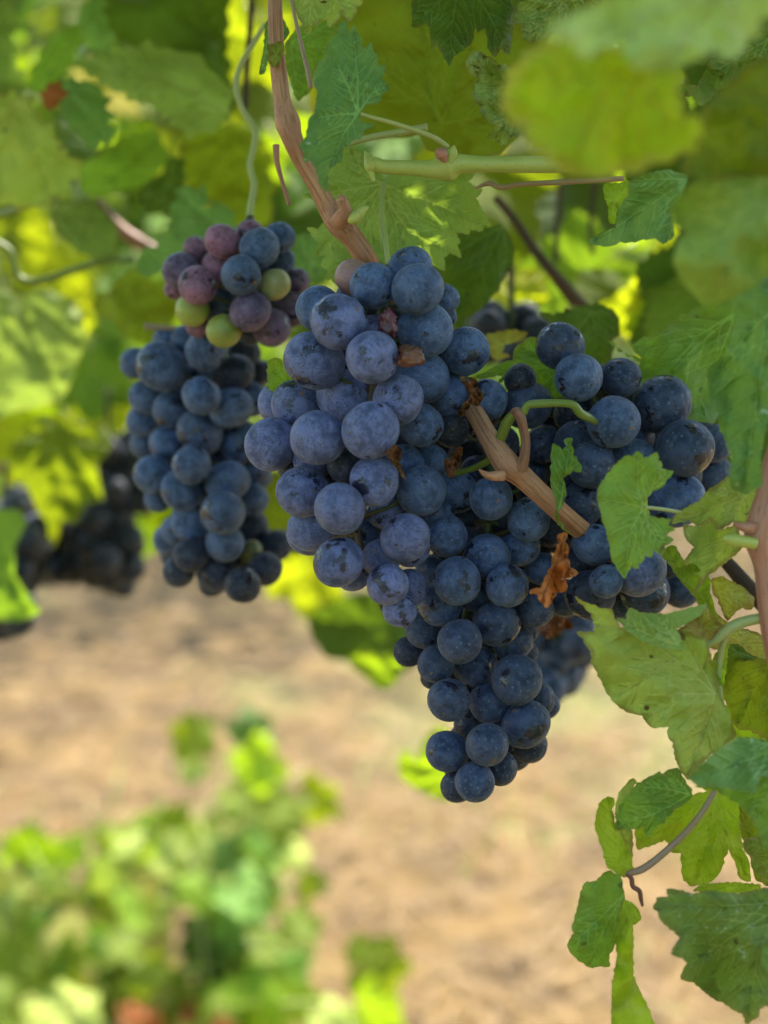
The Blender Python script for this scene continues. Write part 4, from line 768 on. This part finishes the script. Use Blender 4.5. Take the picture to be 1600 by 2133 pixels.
TL(7, [(508, 1210), (600, 1180), (700, 1100), (790, 1040), (880, 1020), (1000, 1050), (1008, 1200), (1022, 1300), (1052, 1355), (1062, 1455), (1010, 1442), (985, 1360), (955, 1300), (932, 1345), (930, 1375), (900, 1432), (860, 1462), (775, 1478), (738, 1440), (728, 1320), (670, 1310), (668, 1270), (650, 1255), (590, 1282), (520, 1302)], .415, 'lime', 'backlit lobed leaf with pale veins behind the pinkish stalk', (895, 1040), [[(895, 1040), (860, 1250), (790, 1450)], [(895, 1040), (740, 1140), (540, 1260)], [(895, 1040), (940, 1200), (1040, 1420)]], (0, 0), .1, .005)
stem_thing('leaf_stalk', 'pinkish stalk slanting through the lower right leaves', 'stalk', 7, [(890, 1020, 14, .40), (840, 1110, 15, .40), (770, 1200, 16, .401), (690, 1280, 16, .402), (610, 1350, 17, .403), (545, 1395, 18, .404), (500, 1410, 16, .405), (450, 1425, 10, .406)], PINKPETI)
TL(7, [(370, 1055), (395, 1052), (412, 1065), (400, 1110), (412, 1170), (440, 1225), (470, 1290), (495, 1350), (498, 1400), (450, 1432), (400, 1400), (375, 1380), (350, 1290), (318, 1195), (325, 1130), (345, 1075)], .40, 'lime', 'twisted narrow leaf upright at lower right, leftmost', (480, 1400), None, (.6, 0), .3, .005)
TL(7, [(425, 1060), (440, 1020), (490, 965), (515, 972), (480, 1050), (445, 1110), (480, 1205), (497, 1215), (497, 1345), (450, 1270), (432, 1180), (415, 1120)], .408, 'pale', 'slim pale leaf edge beside the twisted leaf', None, None, (.5, 0), 0, .004)
TL(7, [(268, 1462), (325, 1450), (345, 1430), (382, 1402), (440, 1428), (462, 1530), (440, 1600), (430, 1700), (412, 1760), (388, 1800), (385, 1862), (345, 1858), (300, 1866), (230, 1822), (195, 1785), (190, 1745), (218, 1700), (208, 1680), (230, 1600), (245, 1530), (258, 1490)], .405, 'mid', 'rounded veined leaf hanging at the lower right, nearest the straw', (470, 1500), [[(470, 1500), (380, 1640), (290, 1840)], [(470, 1500), (400, 1510), (270, 1490)], [(470, 1500), (330, 1640), (210, 1750)]], (.1, .1), .12, .005)
TL(7, [(460, 1540), (500, 1558), (535, 1610), (540, 1635), (500, 1665), (500, 1900), (545, 2000), (612, 2150), (620, 2200), (395, 2200), (400, 1950), (425, 1800), (415, 1720), (435, 1640)], .402, 'lime', 'long folded leaf hanging to the bottom edge at lower right', (480, 1545), None, (.5, 0), .1, .009)
TL(7, [(660, 1488), (722, 1495), (780, 1512), (860, 1500), (1000, 1512), (1100, 1492), (1240, 1470), (1240, 2080), (1130, 2045), (1105, 2062), (1098, 2100), (1068, 2115), (1040, 2135), (1025, 2085), (985, 2070), (930, 2030), (880, 2010), (840, 1980), (790, 1935), (728, 1922), (735, 1880), (757, 1842), (735, 1820), (682, 1802), (700, 1755), (722, 1722), (690, 1690), (640, 1650), (620, 1620), (618, 1600), (593, 1580), (610, 1550), (612, 1530), (668, 1525)], .385, 'grey', 'large shaded dull green leaf with toothed edge in the bottom right corner', (1240, 1550), [[(1240, 1550), (950, 1570), (650, 1560)], [(1240, 1550), (1000, 1700), (720, 1880)], [(1240, 1550), (1100, 1780), (1050, 2090)]], (.05, .1), .12, .008, spacing=11)
TL(7, [(785, 1497), (830, 1465), (1000, 1458), (1110, 1472), (1105, 1492), (1040, 1508), (860, 1505)], .40, 'lime', 'curled light green rim above the corner leaf', None, None, (0, 0), 0, .003)
TL(7, [(1022, 1272), (1050, 1248), (1095, 1240), (1220, 1250), (1220, 1480), (1130, 1440), (1062, 1385), (1072, 1345), (1030, 1310)], .405, 'olive', 'small olive leaf at the right edge above the corner leaf', (1200, 1330), None, (0, 0), .1, .005)
TL(7, [(1110, 1770), (1150, 1740), (1220, 1750), (1220, 1920), (1150, 1900), (1110, 1850)], .38, 'mid', 'curled leaf end at the right edge over the corner leaf', None, None, (0, 0), .1, .004)
TL(7, [(860, 560), (960, 640), (1010, 700), (1120, 760), (1220, 800), (1220, 1100), (1050, 1200), (960, 1060), (820, 1000), (900, 800)], .44, 'lime', 'backlit leaf filling the gap behind the curled dark green leaf', None, None, (0, 0), .1, .005, (26, 6))
TL(7, [(960, 1050), (1060, 1080), (1130, 1200), (1180, 1350), (1150, 1480), (1080, 1440), (1050, 1300), (1000, 1200)], .43, 'olive', 'narrow olive leaf beside the lobed backlit leaf', None, None, (0, 0), .1, .005)
TL(7, [(820, 130), (900, 180), (960, 230), (1060, 260), (1160, 300), (1160, 400), (1000, 400), (900, 350), (800, 320), (760, 220)], .44, 'autumn', 'yellowed leaf behind the curved stalk', None, None, (0, 0), .1, .005)
# between the bunches
TL(1, [(212, 722), (255, 705), (300, 735), (330, 800), (370, 850), (300, 900), (212, 885), (205, 800)], .44, 'lime', 'small bright leaf peeking out left of the front bunch', (330, 860), None, (0, 0), .05, .004)
TL(1, [(165, 1440), (250, 1340), (400, 1420), (360, 1640), (440, 1740), (420, 1790), (360, 1800), (300, 1760), (240, 1700), (170, 1640)], .58, 'olive', 'backlit olive leaf between the left and front bunches', None, None, (0, 0), .1, .006, (26, 6))
TL(5, [(480, 1130), (560, 1105), (640, 1190), (660, 1300), (620, 1345), (540, 1330), (480, 1260)], .54, 'blue', 'blurred green leaf between the half ripe bunch and the cane', None, None, (0, 0), .1, .006)
TL(5, [(350, 112), (380, 75), (432, 85), (466, 158), (440, 195), (402, 205), (368, 212), (360, 290), (345, 350), (318, 352), (345, 215)], .45, 'blue', 'small grey green leaf at the top left of the cane', (365, 110), None, (.4, 0), .1, .004)
TL(5, [(366, 212), (430, 198), (440, 230), (420, 300), (385, 322), (362, 290)], .425, 'olive', 'tiny folded olive leaf on the cane near the top', None, None, (0, 0), .1, .004)
TL(5, [(550, 410), (598, 412), (600, 480), (598, 545), (585, 582), (568, 520), (560, 460)], .60, 'yellow', 'sliver of glowing lime leaf left of the blue green leaf', None, None, (0, 0), .0, .004)
TL(5, [(440, 210), (500, 130), (590, 120), (700, 80), (680, 160), (640, 290), (600, 300), (560, 440), (500, 480), (450, 330)], .47, 'mid', 'dark folded leaf right of the cane at the top', (470, 200), None, (0, 0), .1, .006)
# far lime leaves below the bunches
TL(0, [(640, 1290), (700, 1250), (790, 1230), (880, 1250), (880, 1340), (850, 1400), (760, 1375), (680, 1370)], .92, 'dark', 'large blurred olive leaf behind, left of the long bunch', (860, 1300), None, (0, 0), .1, .01, smooth=True, spacing=12)
TL(0, [(720, 1372), (780, 1360), (835, 1370), (838, 1405), (800, 1438), (765, 1415)], .88, 'lime', 'blurred bright lime leaf tip left of the long bunch', None, None, (0, 0), .1, .006, smooth=True)
TL(0, [(828, 1590), (850, 1560), (865, 1585), (890, 1530), (930, 1515), (960, 1600), (945, 1668), (890, 1655), (845, 1630)], .86, 'lime', 'blurred bright lime leaf behind the tip of the long bunch', (950, 1600), None, (0, 0), .1, .006, smooth=True)
# left side, out of focus
TL(8, [(-60, 520), (100, 540), (180, 600), (242, 680), (310, 760), (330, 830), (382, 870), (442, 935), (388, 1000), (380, 1100), (300, 1088), (240, 1120), (180, 1140), (60, 1135), (-60, 1125)], .60, 'pale', 'large leaf at the left edge, its lower rim browned', (100, 560), None, (0, .1), .1, .008, spacing=11)
TL(8, [(325, 470), (370, 458), (430, 452), (530, 462), (572, 530), (585, 600), (602, 680), (632, 762), (560, 768), (530, 832), (480, 790), (440, 720), (380, 680), (340, 600)], .62, 'blue', 'small green leaf pointing down right of the browned leaf', (360, 470), None, (0, 0), .1, .006)
TL(8, [(180, 430), (215, 330), (262, 250), (330, 180), (380, 150), (400, 125), (432, 132), (456, 152), (450, 192), (460, 250), (435, 262), (400, 300), (362, 370), (350, 420), (262, 480), (190, 520)], .63, 'mid', 'upright jagged leaf at upper left', (200, 500), None, (.3, 0), .1, .006)
TL(8, [(410, 330), (500, 340), (600, 310), (680, 278), (760, 268), (880, 272), (1000, 290), (1150, 380), (1240, 460), (1270, 600), (1230, 680), (1100, 740), (1020, 720), (960, 640), (900, 610), (850, 590), (820, 570), (760, 560), (700, 520), (600, 470), (540, 420), (460, 375)], .60, 'under', 'broad dusty green leaf at upper left, its underside up', (1280, 620), [[(1280, 620), (900, 420), (480, 350)], [(1280, 620), (1100, 600), (980, 640)]], (0, -.3), .1, .008, spacing=11)
TL(8, [(620, -60), (1260, -60), (1255, 300), (1290, 640), (1200, 520), (1080, 380), (1000, 300), (880, 268), (760, 262), (720, 230), (640, 190), (600, 100)], .66, 'dark', 'large dark leaf at the top left behind the dusty leaf', (1290, 640), None, (0, 0), .1, .008, spacing=12)
TL(8, [(1040, 760), (1100, 720), (1230, 690), (1320, 700), (1480, 800), (1500, 1240), (1290, 1260), (1240, 1180), (1150, 1130), (1140, 1080), (1030, 1030), (1010, 900)], .70, 'olive', 'broad olive shadowed leaf above the half ripe bunch', (1290, 700), None, (0, 0), .1, .008, spacing=12)
TL(8, [(1010, 870), (1015, 1010), (960, 1190), (900, 1182), (780, 1110), (790, 1040), (900, 960)], .66, 'dark', 'dark triangular leaf left of the broad olive leaf', None, None, (0, 0), .1, .006)
TL(8, [(1020, 1030), (1085, 1060), (1150, 1080), (1160, 1110), (1130, 1152), (1200, 1160), (1240, 1140), (1300, 1230), (1320, 1330), (1100, 1400), (920, 1460), (850, 1532), (790, 1522), (760, 1450), (870, 1370), (945, 1290), (960, 1230), (950, 1180)], .58, 'blue', 'pale jagged leaf behind the top of the half ripe bunch', (1300, 1300), None, (0, 0), .1, .007)
TL(8, [(430, 940), (560, 840), (700, 760), (850, 722), (900, 800), (950, 870), (850, 980), (780, 1050), (700, 1062), (550, 1090), (450, 1070)], .68, 'mid', 'mid green leaf in the middle of the upper left foliage', (460, 1060), None, (0, 0), .1, .007, (36, 8))
TL(8, [(300, 1180), (370, 1122), (440, 1110), (520, 1112), (600, 1200), (650, 1280), (640, 1390), (545, 1442), (420, 1382), (320, 1300)], .66, 'grey', 'rounded grey green leaf above the lime shoot at left', (330, 1160), None, (0, 0), .1, .007, (30, 6))
TL(8, [(-60, 1660), (80, 1630), (150, 1640), (210, 1600), (300, 1618), (420, 1680), (462, 1780), (475, 1900), (430, 2020), (400, 2110), (340, 2220), (200, 2262), (60, 2290), (-60, 2290)], .76, 'quilt', 'large rounded blurred leaf at the left edge beside the left bunch', (100, 1620), None, (0, 0), .15, .008, smooth=True, spacing=12)
TL(8, [(530, 1660), (600, 1620), (680, 1540), (760, 1480), (850, 1560), (950, 1600), (1000, 1720), (900, 1840), (850, 1920), (720, 1880), (640, 1780), (540, 1740)], .66, 'olive', 'olive leaf left of the half ripe bunch', (760, 1500), None, (0, 0), .1, .007, (34, 9))
TL(8, [(-60, -60), (90, -60), (60, 200), (100, 380), (170, 520), (190, 600), (100, 600), (-60, 560)], .68, 'grey', 'dusky green leaf in the top left corner', (0, -60), None, (0, 0), .1, .007)
TL(8, [(470, 240), (430, 110), (490, 0), (610, -60), (640, 100), (610, 250), (560, 285)], .72, 'blue', 'blue green leaf near the top edge at left', (560, -60), None, (0, 0), .1, .007)
TL(8, [(240, 560), (255, 500), (300, 455), (345, 490), (335, 560), (280, 612), (245, 600)], .60, 'red', 'small orange red leaf curl among the upper left leaves', None, None, (0, 0), .1, .006)
TL(0, [(20, 940), (45, 900), (70, 870), (130, 865), (170, 885), (222, 880), (235, 930), (200, 970), (215, 1040), (180, 1050), (160, 1090), (130, 1085), (112, 1142), (90, 1090), (60, 1020), (30, 1000)], .82, 'olive', 'star shaped olive and yellow leaf in front of the far dark bunches', (120, 880), None, (0, 0), .1, .008)
TL(0, [(-30, 1060), (40, 1062), (55, 1090), (30, 1140), (30, 1200), (60, 1240), (85, 1275), (40, 1295), (-30, 1290)], .74, 'mid', 'green leaf low on the left picture edge by the dark bunches', (-20, 1070), None, (0, 0), .1, .007)

# ------------------------------------------------------------------ foliage behind, one object per leaf
rb = random.Random(77); STY = ['olive', 'mid', 'lime', 'glow', 'dark', 'dark', 'mid', 'olive', 'mid', 'yellow', 'dark']
def rowdepth(x): return 1.25 - .45 * min(1.2, max(-.2, x / 1600))
LAB = ('blurred leaf deep in the vine foliage at the upper left', 'blurred leaf deep in the vine foliage behind the grapes', 'blurred leaf deep in the vine foliage at the upper right')
for i in range(250):
    x, y = rb.uniform(-150, 1750), rb.uniform(-250, 1000 if i % 3 else 700)
    if y > 640 and 560 < x < 1000: y -= 500
    lim = 860 if x < 260 else 1150
    if y > lim: continue
    d = rowdepth(x) + rb.uniform(-.22, .6); pos = P(x, y, d)
    nr = Vector((rb.uniform(-.7, .7), -1 + rb.uniform(-.3, .4), rb.uniform(-.1, 1.1)))
    s = rb.uniform(.036, .058); k = 0 if x < 560 else 1 if x < 1000 else 2
    scatter_leaf(pos, nr, math.pi + rb.uniform(-1.1, 1.1), s, rb.choice(STY), rb.randrange(5), LAB[k], LAB[k].replace('blurred leaf', 'leaves'))
for i, (x, y) in enumerate([(300, 880), (360, 760), (240, 840), (190, 760), (120, 520), (90, 560), (350, 1000), (330, 1060), (640, 1180), (620, 1050)] + [(20, 840), (100, 820), (60, 900), (160, 880), (10, 960), (280, 640), (120, 640), (30, 450), (60, 780)]):
    scatter_leaf(P(x, y, .95 + .05 * (i % 3)), (rb.uniform(-.4, .4), -1, rb.uniform(0, .6)), math.pi + rb.uniform(-.8, .8), .042, ('glow', 'olive', 'lime', 'mid')[i % 4], i % 5,
                 'bright lime leaf glowing behind the left bunch' if x > 150 else 'bright lime leaf glowing at the left edge', 'sunlit lime leaves behind the left bunch' if x > 150 else 'sunlit lime leaves at the left edge')
# ------------------------------------------------------------------ the canopy over the row that keeps the sun off the fruit
items = []; rc = random.Random(9)
for i in range(2700):
    if i < 700: x, y = rc.uniform(-.55, .75), rc.uniform(.18, .72)
    else: x, y = rc.uniform(-2.6, 2.8), rc.uniform(-.05, .72)
    t = rc.uniform(.22, .75); base = Vector((x, y, 1.12)); p = base + SUN_DIR * t
    v = p - cam.location; dep = v.dot(FW); yy = v.dot(UP)
    if dep > .05 and yy / dep < math.tan(VFOV / 2) * 1.12 + .06 / dep: continue
    items.append((tuple(p), (rc.uniform(-.6, .6), rc.uniform(-.9, .3), 1), rc.uniform(0, 6.28), rc.uniform(.038, .06), rc.randrange(4)))
o = link(bpy.data.objects.new('overhead_foliage', foliage_mesh('overhead_foliage', items, ['mid', 'olive', 'dark', 'lime'])))
tag(o, 'dense leaf canopy of the vine row overhead, shading the bunches', 'foliage', None, 'stuff')
# ------------------------------------------------------------------ low plants on the ground, lower left
def low_plant(label, cx, cy, rad, h, n, seed, styles, sz=(.034, .060)):
    rng = random.Random(seed); e = empty('low_vine_plant', (cx, cy, 0)); tag(e, label, 'plant', 'low leafy plants on the straw')
    items = []; bag = Bag()
    for k in range(max(4, n // 14)):
        a = rng.uniform(0, 6.28); r = rad * rng.uniform(.2, 1); tip = Vector((math.cos(a) * r, math.sin(a) * r, h * rng.uniform(.5, 1))); mid = tip * .5 + Vector((0, 0, h * .12))
        bag.tube([(Vector((cx, cy, -.02)), .004), (mid + Vector((cx, cy, 0)), .003), (tip + Vector((cx, cy, 0)), .0015)], seg=6, n=5)
        for j in range(14):
            t = rng.uniform(.12, 1.05); q = (mid * (t * 2) if t < .5 else mid.lerp(tip, t * 2 - 1)) + Vector([rng.gauss(0, .035) for _ in range(3)])
            q.z = max(.02, q.z)
            items.append((tuple(q), (rng.uniform(-.8, .8), -.7 + rng.uniform(-.5, .5), rng.uniform(.1, 1.2)), rng.uniform(0, 6.28), rng.uniform(*sz), rng.randrange(len(styles))))
    me = foliage_mesh('foliage', items, styles); f = link(bpy.data.objects.new('foliage', me)); f.parent = e
    bag.build('stems', PETI, e, (cx, cy, 0)); return e
ST_ = ['olive', 'mid', 'dark', 'olive', 'lime', 'pale', 'olive', 'autumn']
low_plant('tallest blurred leafy plant at the lower left', -.40, 1.66, .40, .34, 130, 1, ST_)
low_plant('blurred leafy plant in the bottom left corner', -.62, 1.50, .30, .36, 120, 2, ST_)
low_plant('small blurred plant at the right of the lower left clump', -.22, 1.58, .24, .26, 56, 3, ST_)
low_plant('low plant with reddish leaves at the bottom edge', -.25, 1.50, .12, .11, 56, 4, ['red', 'autumn', 'red', 'olive'], (.018, .03))
# ------------------------------------------------------------------ the next row of vines, far behind
items = []; rf = random.Random(31)
for i in range(5200):
    x = rf.uniform(-4.5, 5); y = 4.2 + rf.gauss(0, .25) - x * -.12; z = rf.uniform(.45, 2.1) if rf.random() < .85 else rf.uniform(.05, .6)
    items.append(((x, y, z), (rf.uniform(-.8, .8), -1 + rf.uniform(-.4, .6), rf.uniform(0, 1)), rf.uniform(0, 6.28), rf.uniform(.05, .075), rf.randrange(4)))
o = link(bpy.data.objects.new('far_vine_row', foliage_mesh('far_vine_row', items, ['mid', 'dark', 'olive', 'lime'])))
tag(o, 'next vine row far behind, a blurred wall of leaves', 'vine row', None, 'stuff')

# ------------------------------------------------------------------ the vine row on the other side of the path, behind the photographer
items = []; rk = random.Random(41)
for i in range(3000):
    x = rk.uniform(-4., 4.); y = -1.55 + rk.gauss(0, .2); z = rk.uniform(.45, 2.05)
    items.append(((x, y, z), (rk.uniform(-.8, .8), 1 + rk.uniform(-.4, .6), rk.uniform(0, 1)), rk.uniform(0, 6.28), rk.uniform(.055, .085), rk.randrange(3)))
o = link(bpy.data.objects.new('facing_vine_row', foliage_mesh('facing_vine_row', items, ['mid', 'dark', 'olive'])))
tag(o, 'vine row on the near side of the path, behind the photographer', 'vine row', None, 'stuff')
items = []; rk = random.Random(43)
for i in range(620):
    x, y = rk.uniform(-250, 1850), rk.uniform(-350, 830); dd_ = rk.uniform(1.25, 1.8)
    items.append((tuple(P(x, y, dd_)), (rk.uniform(-.8, .8), -1 + rk.uniform(-.4, .6), rk.uniform(0, 1)), rk.uniform(0, 6.28), rk.uniform(.035, .055), rk.randrange(5)))
o = link(bpy.data.objects.new('deep_foliage', foliage_mesh('deep_foliage', items, ['mid', 'dark', 'dark', 'dark', 'lime'])))
tag(o, 'dense mass of blurred leaves on the far side of the vine row', 'foliage', None, 'stuff')
